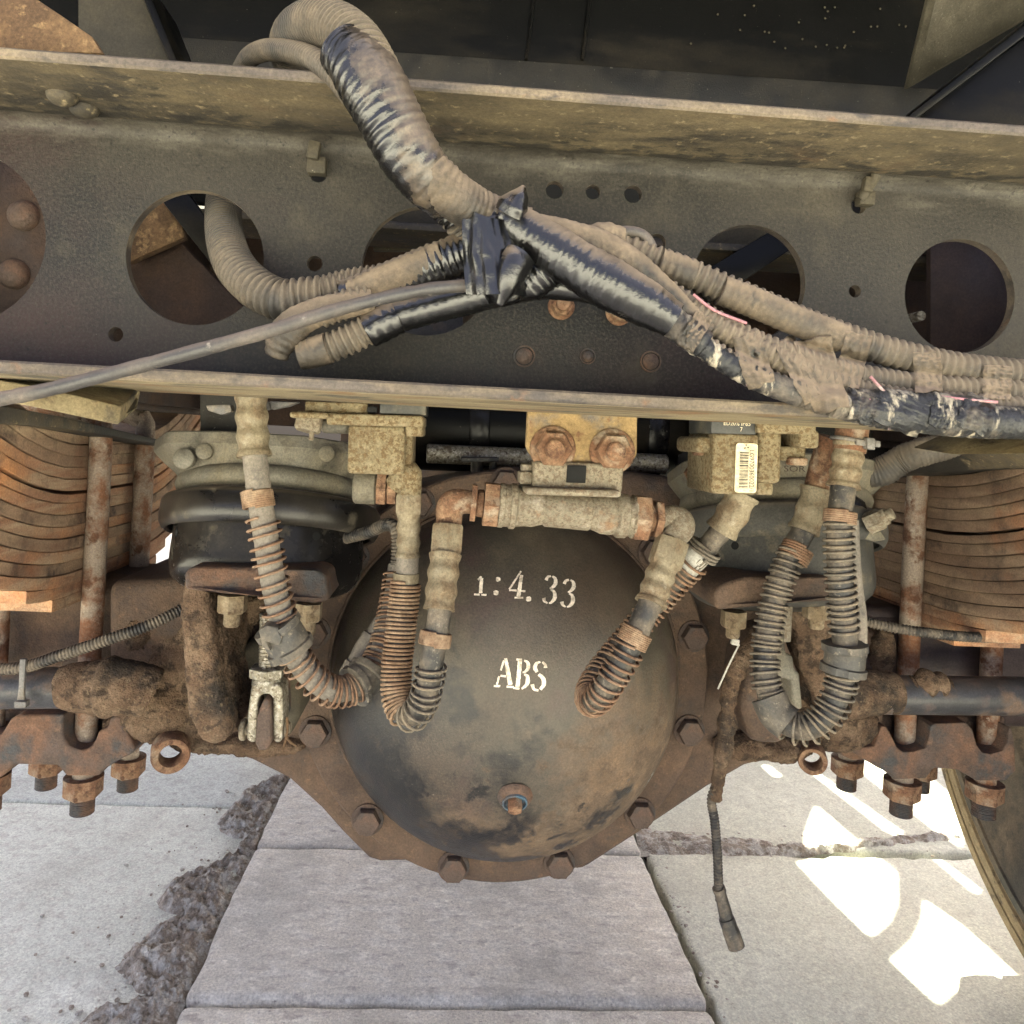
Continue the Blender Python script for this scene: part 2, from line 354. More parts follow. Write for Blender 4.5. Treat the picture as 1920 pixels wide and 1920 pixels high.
M['fit'] = mat('dusty_crimped_fitting', (.28, .23, .15), .65, .3, [((.21, .145, .085), 50, .46, .60, .9), ((.37, .32, .235), 90, .55, .7, .7), ((.22, .10, .045), 40, .64, .72, .9)], (420, .0008, .7), .22, 30)
M['rust'] = mat('orange_rust', (.215, .105, .055), .9, 0, [((.33, .20, .115), 60, .45, .6, .95), ((.115, .055, .032), 120, .52, .62, .95), ((.40, .32, .23), 45, .54, .66, .95)], (450, .0014, .95), .3, 50)
M['coil'] = mat('rusty_spring_wire', (.25, .14, .08), .7, .2, [((.34, .23, .15), 50, .45, .6, .9), ((.12, .065, .04), 70, .55, .65, .9)], (600, .0004, .6), .25, 40)
M['coilo'] = mat('orange_spring_wire', (.26, .155, .088), .75, .1, [((.40, .28, .18), 50, .46, .60, .9), ((.15, .085, .045), 60, .55, .65, .9)], (600, .0004, .6), .25, 40)
M['coilg'] = mat('grey_spring_guard_wire', (.20, .17, .13), .7, .2, [((.28, .22, .15), 50, .45, .6, .9), ((.11, .09, .07), 70, .55, .65, .9)], (600, .0004, .6), .25, 40)
M['rubber'] = mat('dusty_rubber_hose', (.032, .030, .029), .5, 0, [((.21, .17, .125), 45, .42, .60, .9), ((.30, .26, .21), 200, .6, .7, .9)], (600, .0004, .6), .3, 30)
M['hosed'] = mat('dust_grey_hose', (.20, .175, .145), .8, 0, [((.30, .255, .20), 30, .42, .64, .9), ((.10, .09, .08), 60, .55, .7, .7)], (600, .0005, .6), .25, 30)
M['plastic'] = mat('grey_plastic_clip', (.062, .058, .052), .5, 0, [((.19, .16, .12), 34, .42, .60, .9), ((.28, .24, .18), 220, .58, .66, .9)], (500, .0004, .6), .25, 30)
M['conduit'] = mat('dusty_conduit', (.05, .045, .04), .6, 0, [((.19, .15, .105), 14, .36, .62, .9), ((.03, .027, .025), 40, .56, .68, .5)], (700, .0002, .4), .3, 30, .4, ((.235, .185, .125), -.1, .9, .8))
M['tape'] = mat('glossy_black_tape', (.006, .006, .006), .2, 0, [((.07, .058, .045), 34, .60, .72, .6), ((.34, .29, .23), 60, .70, .76, .85)], (170, .0014, .4), .3, 30, .7, ((.24, .18, .12), .30, .80, .9), (1, 1, 1))
M['tapedust'] = mat('dust_coated_tape', (.04, .034, .028), .5, 0, [((.20, .15, .10), 24, .38, .62, .9), ((.012, .011, .010), 50, .56, .66, .3)], (240, .0012, .7), .3, 30, .4, ((.27, .205, .135), .0, .8, .9))
M['tapewear'] = mat('worn_tape_pale', (.018, .019, .021), .3, 0, [((.46, .40, .30), 60, .545, .60, .8, (1.8, 1, .6)), ((.20, .165, .12), 16, .54, .64, .8), ((.16, .13, .10), 26, .52, .64, .8), ((.50, .34, .33), 90, .66, .72, .7)], (200, .0018, .8), .3, 30)
M['pink'] = mat('pink_wire_edge', (.45, .20, .22), .5, 0, [((.5, .42, .38), 60, .5, .6, .8)], None)
M['cable'] = mat('grey_cable_sheath', (.05, .046, .044), .45, 0, [((.14, .115, .095), 22, .42, .62, .8), ((.36, .32, .27), 150, .62, .7, .8)], (500, .0005, .6), .3, 20, .5, ((.17, .13, .105), .2, .9, .7))
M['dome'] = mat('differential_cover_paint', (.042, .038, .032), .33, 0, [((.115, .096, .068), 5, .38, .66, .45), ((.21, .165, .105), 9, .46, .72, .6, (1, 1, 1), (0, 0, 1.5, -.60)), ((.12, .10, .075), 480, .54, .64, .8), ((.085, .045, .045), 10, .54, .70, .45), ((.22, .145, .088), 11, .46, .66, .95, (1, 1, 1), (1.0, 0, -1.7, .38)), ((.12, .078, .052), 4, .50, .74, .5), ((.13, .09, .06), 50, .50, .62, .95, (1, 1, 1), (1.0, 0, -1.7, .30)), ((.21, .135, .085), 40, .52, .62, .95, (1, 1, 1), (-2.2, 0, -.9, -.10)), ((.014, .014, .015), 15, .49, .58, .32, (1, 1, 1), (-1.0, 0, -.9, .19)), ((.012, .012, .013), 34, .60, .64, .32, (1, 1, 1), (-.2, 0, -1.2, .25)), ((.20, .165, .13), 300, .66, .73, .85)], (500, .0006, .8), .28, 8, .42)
M['white'] = mat('stencil_paint', (.68, .60, .50), .7, 0, [((.35, .29, .22), 120, .52, .62, .8)], (500, .0003, .5), .12, 60)
M['steel'] = mat('bare_galvanised_steel', (.36, .32, .24), .42, .5, [((.60, .56, .47), 300, .5, .58, .35), ((.15, .11, .07), 260, .54, .60, .8), ((.20, .15, .10), 50, .55, .66, .8)], (350, .0014, .9), .3, 60)
M['label'] = mat('worn_paper_label', (.60, .52, .36), .7, 0, [((.42, .35, .22), 40, .5, .66, .9)], None, .12, 40)
M['ink'] = mat('black_ink', (.05, .045, .04), .7, 0, (), None, .1)
M['blackpl'] = mat('black_plastic_coil', (.045, .045, .042), .5, 0, [((.16, .14, .10), 30, .5, .68, .9)], (500, .0004, .6), .3, 30)
M['band'] = mat('clamp_band_paint', (.013, .012, .012), .27, 0, [((.06, .05, .038), 9, .46, .70, .5), ((.16, .135, .095), 30, .58, .68, .85)], (300, .0002, .4), .3, 16, .4, (DUST2, .5, 1, .3))
M['chamber2'] = mat('dusty_chamber_paint', (.05, .05, .047), .5, 0, [((.12, .112, .095), 9, .42, .70, .8), ((.20, .17, .12), 40, .55, .68, .9)], (300, .0003, .5), .3, 16, .3, (DUST2, .4, 1, .5))
M['hole'] = mat('soot_black', (.006, .006, .006), .9, 0, (), None, .1)  # flat black for the dark inside holes, painted on closed surfaces
M['ptie'] = mat('grey_nylon_tie', (.16, .15, .14), .5, 0, [((.26, .22, .17), 60, .5, .65, .9)], None, .2)
M['pale'] = mat('pale_nylon_tie', (.55, .52, .45), .5, 0, (), None, .2)
M['tyre'] = mat('dusty_tyre_rubber', (.07, .062, .05), .75, 0, [((.22, .165, .105), 12, .40, .66, .95), ((.08, .07, .06), 60, .5, .7, .9)], (300, .0012, .8), .3, 14, .3)
M['dustnut'] = mat('dusty_zinc_nut', (.24, .175, .10), .85, .1, [((.36, .29, .19), 60, .45, .62, .9), ((.12, .075, .04), 110, .52, .62, .9)], (450, .001, .8), .25, 40)
M['tyredust'] = mat('tan_dusty_tread', (.34, .25, .135), .95, 0, [((.38, .29, .17), 20, .45, .62, .95), ((.10, .075, .05), 50, .56, .66, .9)], (300, .0014, .8), .3, 20, .2)
M['slab'] = mat('pale_concrete', (.735, .755, .655), .88, 0, [((.79, .81, .72), 4, .45, .7, .9), ((.52, .505, .43), 5, .54, .76, .9), ((.60, .585, .51), 60, .48, .66, .9), ((.38, .36, .31), 300, .61, .68, .95), ((.42, .39, .32), 9, .68, .76, .9)], (260, .0022, .8), .12, 4, .3)
M['slabr'] = mat('warm_pale_concrete', (.62, .62, .50), .88, 0, [((.65, .65, .54), 4, .45, .7, .9), ((.50, .475, .38), 5, .54, .76, .9), ((.54, .525, .42), 80, .48, .66, .9), ((.40, .37, .31), 300, .66, .70, .95), ((.78, .76, .68), 260, .66, .70, .95)], (260, .0022, .8), .10, 4, .3)
M['tile'] = mat('pinkish_paver', (.71, .665, .56), .9, 0, [((.80, .765, .665), 42, .46, .58, .95, (.55, 1, 1)), ((.47, .42, .365), 60, .54, .68, .95, (.55, 1, 1)), ((.47, .455, .395), 5, .5, .7, .9), ((.30, .27, .235), 190, .62, .68, .95), ((.74, .71, .65), 160, .62, .68, .95)], (260, .0038, .9), .12, 6, .25)
M['mortar'] = mat('broken_brown_mortar', (.40, .345, .275), .95, 0, [((.62, .60, .53), 46, .44, .56, .95), ((.25, .20, .15), 60, .50, .62, .95)], (260, .004, 1), .35, 40, .2)
M['earth'] = mat('joint_dirt', (.11, .095, .08), .95, 0, [((.30, .27, .23), 60, .45, .6, .95)], (200, .004, 1), .3, 30, .2)
M['ground'] = mat('yard_concrete', (.48, .485, .415), .92, 0, [((.42, .40, .33), 2, .5, .7, .9)], (60, .003, .6), .12, 1, .3)
# ================================================================ ground and paving
gm = MB(); gm.add([(-30, -30, -.06), (30, -30, -.06), (30, 30, -.06), (-30, 30, -.06)], [[0, 1, 2, 3]])
tag(gm.build('ground', M['ground']), kind='structure')
pave = bpy.data.objects.new('pavement', None); COL.objects.link(pave); pave['kind'] = 'structure'; WL['pavement'] = Vector((0, 0, 0)); pave.empty_display_size = .1

def rough_slab(x0, x1, y0, y1, zt, th, jit, name, m, bev=.008, seed=0, fr=14):
    pts = []; st = .02
    def edge(a, b):
        n = max(2, int((Vector(b)-Vector(a)).length/st)); d = (Vector(b)-Vector(a)).normalized(); nn = Vector((-d.y, d.x, 0))
        for i in range(n):
            p = Vector(a).lerp(Vector(b), i/n); k = min(1, i/2, (n-i)/2)
            pts.append(p+nn*jit*k*noise.fractal(p*fr+Vector((seed, 0, seed)), .8, 2.1, 4))
    c = [(x0, y0, zt), (x1, y0, zt), (x1, y1, zt), (x0, y1, zt)]
    for i in range(4): edge(c[i], c[(i+1) % 4])
    b = MB().prism(pts, (0, 0, -th), bev, 3)
    return b.build(name, m, pave, sharp=60)
XL, XR = -.3203, .3963
yj = [.30, .668, 1.054, 1.438, 1.822, 2.206, 2.59, 2.97, 3.35]
for i in range(len(yj)-1):
    rough_slab(XL, XR, yj[i]+.003, yj[i+1]-.003, -.006 if i == 1 else 0, .05, .0035, 'paving_slab', M['tile'], .010 if i < 3 else .007, i*3.1)
ly = [-.9, 1.606, 3.0, 4.6]
for i in range(3): rough_slab(-1.9, XL-.008, ly[i]+.004, ly[i+1]-.004, -.012, .045, .006, 'paving_slab', M['slab'], .006, 20+i)
ry = [-.9, 1.462, 3.0, 4.6]
for i in range(3): rough_slab(XR+.014, 1.9, ry[i]+(.022 if i == 1 else .003), ry[i+1]-.004, -.008, .05, .011, 'paving_slab', M['slabr'], .008, 40+i, 22)

def strip(left, right, ny, nx, h, m, name, seed, zb):       # broken ground between two edges given as pixel lists
    Lp, _ = smooth_path([G(x, y, zb) for x, y in left], .01); Rp, _ = smooth_path([G(x, y, zb) for x, y in right], .01)
    V = []
    for j in range(ny+1):
        a = lerp_list(Lp, j/ny); b = lerp_list(Rp, j/ny)
        for i in range(nx+1):
            u = i/nx; p = a.lerp(b, u)
            e = min(1, u*6, (1-u)*4)
            z = h*e*(.55+.8*noise.fractal(p*26+Vector((seed, 0, 0)), .6, 2.2, 5)+.5*abs(noise.noise(p*17)))
            p = p+Vector((noise.noise(p*60)*.006*(1-u), noise.noise(p*60+Vector((5, 5, 5)))*.006, 0))
            V.append(p+Vector((0, 0, z-.004*(1-e))))
    F = [[j*(nx+1)+i, j*(nx+1)+i+1, (j+1)*(nx+1)+i+1, (j+1)*(nx+1)+i] for j in range(ny) for i in range(nx)]
    o = MB().add(V, F).build(name, m, sharp=70)
    return tag(o, kind='stuff')
o = strip([(536, 1459), (484, 1477), (446, 1496), (405, 1545), (431, 1571), (458, 1577), (424, 1612), (360, 1640), (300, 1661), (289, 1699), (322, 1719), (262, 1759), (214, 1800), (214, 1830), (244, 1856), (277, 1886), (165, 1900), (120, 1960)],
      [(548, 1459), (540, 1475), (531, 1495), (510, 1540), (494, 1572), (489, 1582), (478, 1606), (463, 1640), (454, 1661), (435, 1699), (426, 1719), (407, 1759), (387, 1800), (372, 1830), (360, 1856), (345, 1886), (332, 1910), (310, 1960)], 300, 70, .017, M['mortar'], 'broken_mortar', 3, -.012)
tag(o, 'broken brown mortar crumbling along the left edge of the paver strip', 'mortar')
o = strip([(1185, 1548), (1240, 1552), (1330, 1568), (1420, 1577), (1500, 1581), (1580, 1580), (1680, 1572), (1800, 1562)],
      [(1200, 1603), (1260, 1606), (1340, 1607), (1420, 1604), (1500, 1603), (1580, 1594), (1680, 1585), (1800, 1574)], 220, 24, .010, M['mortar'], 'mortar_joint', 9, -.008)
tag(o, 'rough mortar joint across the pale slabs right of the axle', 'mortar')
o = strip([(1190, 1575), (1240, 1665), (1290, 1775), (1335, 1880), (1372, 1970)], [(1206, 1572), (1262, 1668), (1318, 1780), (1372, 1900), (1410, 1990)], 200, 16, .012, M['earth'], 'joint_rubble', 13, -.03)
tag(o, 'dark crumbled dirt filling the gap right of the paver strip', 'dirt')

random.seed(21)
st = MB()                                   # loose stones and crumbs along the broken joints
for k in range(420):
    q = random.random()
    if q < .62:
        t_ = random.random(); y = 1470+t_*450; x = 535-t_*215-abs(random.gauss(0, 1))*(60+90*t_)*random.choice((.4, 1, 1, 1.4))
    elif q < .84: x = random.uniform(1195, 1800); y = 1582+random.gauss(0, 1)*16+(1500-x)*.01
    else: t_ = random.random(); x = 1200+150*t_+random.gauss(0, 1)*14+12; y = 1580+330*t_
    r_ = random.choice((.0012, .0016, .002, .0028, .004)); g = G(x, y, -.009); b_ = bmesh.new(); bmesh.ops.create_icosphere(b_, subdivisions=1, radius=r_)
    for v in b_.verts: v.co = Vector((v.co.x, v.co.y, v.co.z*.7))*(1+.35*noise.noise(v.co*600+Vector((k, 0, 0))))+g
    st.bm(b_)
tag(st.build('loose_stones', M['mortar'], sharp=20), 'loose stones and crumbs scattered along the broken joints', 'stones', kind='stuff')

# ================================================================ truck body overhead
body = thing('truck_body', 'black painted truck body with beams and floor above the crossmember', 'truck body', (.05, .8, 1.2))
b = MB()                                   # rear wall panel of the floor box, with two welded seams
b.box((.05, .80, 1.22), (2.5, .012, .46), None, .001); b.build('panel', M['black'], body)
for px in (995, 1100):
    b = MB(); a0 = P(px+8, -20, .79); a1 = P(px-8, 112, .79); b.tube([a0, a1], .0016, 8); b.build('weld_seam', M['black'], body)
b = MB(); b.prism([P(-900, -20, .72), P(300, 66, .72), P(1760, 166, .72), P(2700, 230, .72), P(2700, 330, .72), P(1760, 270, .72), P(300, 190, .72), P(-900, 110, .72)], (0, .075, 0), .002); b.build('sill_beam', M['ledge'], body)
b = MB(); b.prism_px([(145, -60), (248, -60), (320, 112), (320, 190), (145, 190)], .60, .64, .002); b.build('beam', M['olive'], body)
b = MB(); b.prism_px([(244, -60), (262, -60), (334, 118), (334, 195), (318, 195), (318, 118)], .585, .66, .002); b.build('beam_flange', M['black'], body)
b = MB(); b.prism_px([(1990, 20), (1975, 330), (1660, 330), (1712, 222)], .58, .60, .002); b.build('beam', M['black'], body)
b = MB(); b.prism_px([(1990, -10), (1990, 16), (1716, 226), (1704, 216)], .565, .60, .002); b.build('beam_flange', M['black'], body)
b = MB(); v = [P(1700, 168, .70), P(1755, -60, .70), P(2010, -60, .62), P(1945, 25, .60)]; b.prism(v, (.0, .006, .003), .001); b.build('glow_plate', mat('dusty_sheen_paint', (.05, .043, .028), .38, 0, [((.13, .112, .075), 14, .44, .74, .6, (1, 1, 1), (3, 0, 3, -.84)), ((.26, .23, .17), 420, .6, .7, .9)], (600, .0006, .8), .3, 10, .5), body)  # plate added for the panel's glow; the sheen is painted into its colour
b = MB(); b.box((.05, .75, 1.36), (2.5, .9, .05), None, .002)
b.box((.05, .62, 1.85), (2.5, .5, .93), None, .01)  # tall unseen block, shaped to keep the sun off the harness
b.build('floor_box', M['black'], body)
random.seed(3)
for k in range(26):                        # weld spatter on the panel
    p = P(random.uniform(1290, 1700), random.uniform(8, 96), .792); b = MB(); b.lathe([(.0012, 0), (.0009, .0007), (0, .0009)], p, (0, -1, 0), 8)
    if k == 0: d0 = b.build('weld_spatter', M['olive'], body); p0 = p
    else: copy_part(d0, body, p-p0)

# deck ahead of the axle: unseen, added for shade, openings shaped to the sun patches
gobo = thing('sun_gobo', 'added unseen deck overhead with open slots on its right side', 'sun blocker', (.05, 3, 1.9))
ZD = 1.9
def up_sun(px, py):
    g = G(px, py, -.006); t = (ZD-g.z)/SDIR.z; return g+SDIR*t
polys = [[(1530, 1508), (1618, 1583), (1560, 1592), (1514, 1590), (1509, 1562)],
         [(1494, 1613), (1560, 1600), (1634, 1594), (1678, 1632), (1678, 1690), (1664, 1724), (1630, 1750), (1560, 1682)],
         [(1734, 1684), (1800, 1730), (1906, 1826), (1830, 1836), (1788, 1850), (1757, 1876), (1670, 1795), (1712, 1760), (1730, 1722)],
         [(1512, 1440), (1524, 1440), (1690, 1556), (1682, 1564), (1668, 1560)],
         [(1428, 1432), (1440, 1432), (1466, 1452), (1452, 1455)],
         [(1735, 1594), (1748, 1598), (1836, 1664), (1828, 1672)],
         [(1590, 1425), (1700, 1425), (1800, 1500), (1800, 1585), (1760, 1560)]]
holes = [[up_sun(*q) for q in pl] for pl in polys]
for hl in holes: print('deck hole', [tuple(round(c, 2) for c in q) for q in hl])
ya, yb = 1.0, 7.4
outer = [Vector((-2.3, ya, ZD)), Vector((2.9, ya, ZD)), Vector((2.9, yb, ZD)), Vector((-2.3, yb, ZD))]
b = MB(); b.plate_holes(outer, holes, (0, 0, .012)); b.build('gobo_plate', M['black'], gobo)
# ================================================================ rear crossmember (channel, open side to the camera)
YF, YW, YB = .410, .490, .570
cross = thing('chassis_crossmember', 'dusty black steel crossmember with a row of large round holes', 'crossmember', (.05, YW, .85))
zt = P(960, 181, YF).z; zt2 = P(960, 160, YF).z           # upper flange: underside and top at its front edge
zb = P(960, 751, YF).z; zb2 = P(960, 727, YF).z           # lower flange
XA, XB = -.62, .68
def sweep(prof, mi=None):                                  # closed profile of (y, z) swept along x
    n = len(prof); V = [(x, y, z) for x in (XA, XB) for y, z in prof]
    return V, [[i, (i+1) % n, n+(i+1) % n, n+i] for i in range(n)], [list(range(n))[::-1], [n+i for i in range(n)]]
def arc(cy, cz, r, a0, a1, n=8): return [(cy+r*math.cos(R(a0+(a1-a0)*i/n)), cz+r*math.sin(R(a0+(a1-a0)*i/n))) for i in range(n+1)]
T = YW-.0; ri = .009; th = .007
NX = 1
def strip_part(mb, prof, mi):                              # open profile, subdivided along x
    n = len(prof); V = [(XA+(XB-XA)*k/NX, y, z) for k in range(NX+1) for y, z in prof]
    mb.cur = mi; mb.add(V, [[k*n+i, k*n+i+1, (k+1)*n+i+1, (k+1)*n+i] for k in range(NX) for i in range(n-1)])
ch = MB()
inner = [(YF+.0012, zt)]+arc(YW-ri, zt-ri, ri, 90, 0)       # under the flange, round the bend, to the web
strip_part(ch, [(YF+.0012, zt), (YF+.02, zt), (YF+.045, zt), (YW-ri, zt)], 1)
strip_part(ch, arc(YW-ri, zt-ri, ri, 90, 0)+[(YW, zt-ri-.001)], 0)
strip_part(ch, [(YF+.0012, zt), (YF, zt+.0012), (YF, zt2-.0012), (YF+.0012, zt2)], 2)
strip_part(ch, [(YF+.0012, zt2), (YW-.004, zt2)]+arc(YW-ri, zt-ri, ri+th, 90, 0)[1:]+[(YW+th, zt-ri-.001)], 0)
webz0, webz1 = zb2+.0, zt-ri-.001
def circ(c, r, n=48): return [Vector((c.x+r*math.cos(2*math.pi*k/n), c.y, c.z+r*math.sin(2*math.pi*k/n))) for k in range(n)]
bigh = [(-86, 443, 163), (366, 483, 126), (800, 508, 122.5), (1404, 530, 112.5), (1800, 555, 112.5)]
smallh = [(590, 494, 14.5), (217, 627, 13.5), (1040, 356, 17), (1112, 360, 14), (1187, 364, 17), (1232, 455, 17), (1603, 546, 12), (597, 326, 16), (1610, 386, 15)]
sw = YW/FPX
hl = [circ(P(x, y, YW), r*sw*.985, 64) for x, y, r in bigh]+[circ(P(x, y, YW), r*sw, 24) for x, y, r in smallh]
outer = [Vector((XA, YW, webz0)), Vector((XB, YW, webz0))]+[Vector((XB+(XA-XB)*k/NX, YW, webz1)) for k in range(NX+1)]
ch.cur = 0; ch.plate_holes(outer, hl, (0, th, 0), 2)
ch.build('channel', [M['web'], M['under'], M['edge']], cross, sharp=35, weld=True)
lf = MB()
strip_part(lf, [(YF+.0012, zb2), (YF, zb2-.0012), (YF, zb+.0012), (YF+.0012, zb)], 0)
strip_part(lf, [(YF+.0012, zb), (YF+.05, zb), (YF+.1, zb), (YB, zb)], 1)
strip_part(lf, [(YB, zb), (YB, zb2), (YF+.0012, zb2)], 0)
lf.build('lower_flange', [M['edge'], M['under2']], cross, sharp=35)
def rivet(px, py, Y, rp, axis, m, name='rivet', par=None):
    c = P(px, py, Y); r = rp*Y/FPX; b = MB(); b.lathe([(r, -.001), (r, r*.1), (r*.92, r*.3), (r*.7, r*.52), (r*.35, r*.66), (0, r*.7)], c, axis, 24)
    return b.build(name, m, par or cross)
for px, py in ((118, 147), (158, 194)):
    c = P(px, py, YF+.042 if py < 170 else YF+.058); c.z = zt; r = .0082; b = MB()
    b.lathe([(r, -.001), (r, .001), (r*.9, .003), (r*.6, .005), (0, .006)], c, (0, 0, -1), 24); b.build('rivet', M['under'], cross)
for px, py, r in ((983, 668, 19), (1102, 668, 14), (1220, 678, 19)):
    c = P(px, py, YW); q = r*sw; b = MB(); b.lathe([(q*1.1, .0003), (q*1.06, -.0012), (q*.95, -.0012), (q*.90, .001), (q*.84, .001), (q*.8, -.0006), (q*.6, -.0016), (q*.3, -.0021), (0, -.0022)], c, (0, 1, 0), 28)
    b.build('flush_rivet', M['saddle'], cross)
for px, py in ((1052, 575), (1160, 586)):
    c = P(px, py, YW); b = MB(); b.lathe([(.0085, 0), (.0085, .0012), (.0075, .0018)], c, (0, -1, 0), 28); b.hexa(c+Vector((0, -.0016, 0)), (0, -1, 0), .0125, .006); b.cyl(c+Vector((0, -.006, 0)), c+Vector((0, -.012, 0)), .0042)
    b.build('bolt', M['rust'], cross)
for px, py, big in ((597, 312, 1), (1616, 372, 0)):
    c = P(px, py, YW); s_ = 34*sw if big else 30*sw; b = MB()
    b.box(c+Vector((0, -.004, -.0015)), (s_, .008, s_*.9), None, .001); b.box(c+Vector((-.0015, -.009, s_*.55)), (s_*.62, .006, s_*.95), Matrix.Rotation(R(8), 3, 'Y'), .001)
    if not big: b.tube([c+Vector((-.004, -.006, -.003)), c+Vector((.003, -.011, .012))], .0032, 10, .0012, True, lambda rr, l, th, p: rr*(1+.08*math.sin(l*4000)))
    b.build('wire_clip', M['olive'], cross)

# ================================================================ frame rails and what shows through the holes
for sgn, lab in ((-1, 'left'), (1, 'right')):
    x = .0765+sgn*.43
    fr = thing('frame_rail', f'dark brown lengthwise frame rail at the {lab} end of the crossmember', 'frame rail', (x, 1.5, .9), 'lengthwise frame rails')
    b = MB(); b.box((x, 1.85, .905), (.008, 2.5, .235), None, .002); b.build('rail_web', M['rustplate'], fr)
    b = MB(); b.box((x+sgn*.043, 1.85, 1.026), (.078, 2.5, .008), None, .002); b.box((x+sgn*.043, 1.85, .784), (.078, 2.5, .008), None, .002)
    b.build('rail_flange', M['rustplate'], fr)
for px, py in ((46, 405), (28, 515)):
    c = P(px, py, .56); r = .0105; b = MB(); b.lathe([(r, 0), (r, .003), (r*.8, .007), (r*.4, .0095), (0, .010)], c, (0, -1, 0), 24); b.build('rivet', M['saddle'], bpy.data.objects['frame_rail'])
b = MB(); b.prism_px([(-140, 270), (90, 270), (90, 660), (-140, 660)], .56, .567, .001); b.build('rail_end_plate', M['rustplate'], bpy.data.objects['frame_rail'])
second = thing('second_crossmember', 'tan dusted crossmember seen through the round holes', 'crossmember', (.05, 1.1, .9))
b = MB(); b.box((.0765, 1.1, 1.02), (.85, .01, .50), None, .002); b.build('web', M['rustplate'], second)
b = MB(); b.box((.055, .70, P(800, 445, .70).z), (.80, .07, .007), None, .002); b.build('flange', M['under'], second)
b = MB(); b.prism_px([(700, 380), (1600, 380), (1600, 470), (700, 470)], .735, .742, .001); b.build('plate', M['olive'], second)
b = MB(); b.prism_px([(240, 470), (330, 445), (500, 620), (300, 640), (230, 560)], .64, .65, .001); b.build('gusset', M['rustplate'], second)
b = MB(); b.prism_px([(200, 360), (330, 360), (345, 445), (240, 492)], .62, .63, .001); b.build('gusset', M['ochre'], second)
b = MB(); b.prism_px([(290, 360), (340, 345), (430, 470), (400, 500)], .60, .61, .001); b.build('brace', M['black'], second)
b = MB(); b.prism_px([(1500, 400), (1540, 430), (1330, 570), (1300, 520)], .66, .67, .001); b.build('brace', M['black'], second)
b = MB(); b.prism_px([(1745, 430), (1960, 430), (1960, 690), (1745, 690)], .63, .637, .001); b.build('gusset', M['rustplate'], second)
b = MB(); c = P(1728, 592, .60); b.cyl(c, c+Vector((0, .03, 0)), .004); b.build('stud', M['steel'], second)
b = MB(); b.prism_px([(640, 520), (868, 520), (868, 660), (640, 660)], .66, .67, .001); b.build('plate', M['tubepaint'], second)

gus = MB(); gus.prism_px([(-60, -70), (20, -30), (60, -8), (120, 32), (172, 68), (192, 100), (-60, 93)], .44, .447, .001)
tag(gus.build('frame_gusset', M['ochre']), 'rusty ochre gusset plate above the crossmember, top left corner', 'gusset plate')
# wedge of plate below the crossmember's left end, and the long plates over the springs
wd = MB(); wd.prism([P(-60, 742, .47), P(60, 748, .50), P(150, 722, .53), P(205, 722, .55), P(256, 748, .565), P(257, 766, .58), P(222, 797, .50), P(60, 762, .46)], (0, .004, .012), .001)
tag(wd.build('mounting_plate', M['under2']), 'pale tan angled plate below the left end of the crossmember', 'mounting plate')
sp = MB(); sp.prism([P(-40, 752, .60), P(120, 782, .72), P(330, 832, .96), P(330, 838, .96), P(120, 803, .72), P(-40, 790, .60)], (-.06, .0, .0), .001)
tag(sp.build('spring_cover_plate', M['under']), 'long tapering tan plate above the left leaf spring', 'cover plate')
sp = MB(); sp.prism([P(1980, 800, .56), P(1900, 822, .60), P(1760, 856, .72), P(1640, 885, .86), P(1640, 892, .86), P(1800, 876, .72), P(1980, 872, .60)], (.06, 0, 0), .001)
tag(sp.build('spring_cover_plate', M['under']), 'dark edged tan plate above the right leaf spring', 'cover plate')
mp = MB(); mp.prism([P(1785, 852, .55), P(1850, 822, .55), P(1960, 805, .55), P(1960, 850, .5)], (0, .05, .004), .001)
tag(mp.build('mounting_plate', M['under2']), 'pale tan plate under the harness at the right edge', 'mounting plate')

# black air tank behind the crossmember
tk = thing('air_tank', 'black cylindrical air tank lying behind the middle valve', 'air tank', P(1030, 812, .95))
a, c = P(772, 795, .95), P(1262, 812, .95); ax = (c-a).normalized(); L = (c-a).length
b = MB(); b.lathe([(.0, -.02), (.03, -.016), (.05, -.006), (.056, .004), (.056, L-.004), (.05, L+.008), (.03, L+.018), (0, L+.022)], a, ax, 40); b.build('tank', M['black'], tk)
for q in (.25, .9):
    b = MB(); b.lathe([(.0572, L*q-.012), (.0585, L*q-.010), (.0585, L*q+.010), (.0572, L*q+.012)], a, ax, 40); b.build('strap', M['chamber'], tk)
pp = MB(); pp.cyl(P(800, 850, .88), P(1250, 870, .88), .011, 20)
tag(pp.build('steel_pipe', M['steel']), 'bright steel pipe running behind the axle dome', 'pipe')
pv = MB(); pv.prism_px([(865, 858), (935, 858), (935, 866), (865, 866)], .84, .87, .001); pv.cyl(P(895, 862, .86), P(893, 905, .86), .007, 16); pv.cyl(P(925, 862, .86), P(924, 880, .86), .004, 12)
tag(pv.build('tank_drain', M['rubber']), 'small dark drain fitting under the black air tank', 'drain fitting')
fp = MB(); fp.prism_px([(375, 700), (470, 700), (470, 860), (375, 860)], .72, .73, .001)
tag(fp.build('backing_plate', M['ledge']), 'dark upright plate behind the left brake chamber', 'plate')
fp = MB(); fp.prism_px([(1272, 740), (1700, 760), (1700, 905), (1272, 905)], .90, .91, .001)
tag(fp.build('backing_plate', M['ledge']), 'dark upright plate behind the right brake chamber', 'plate')
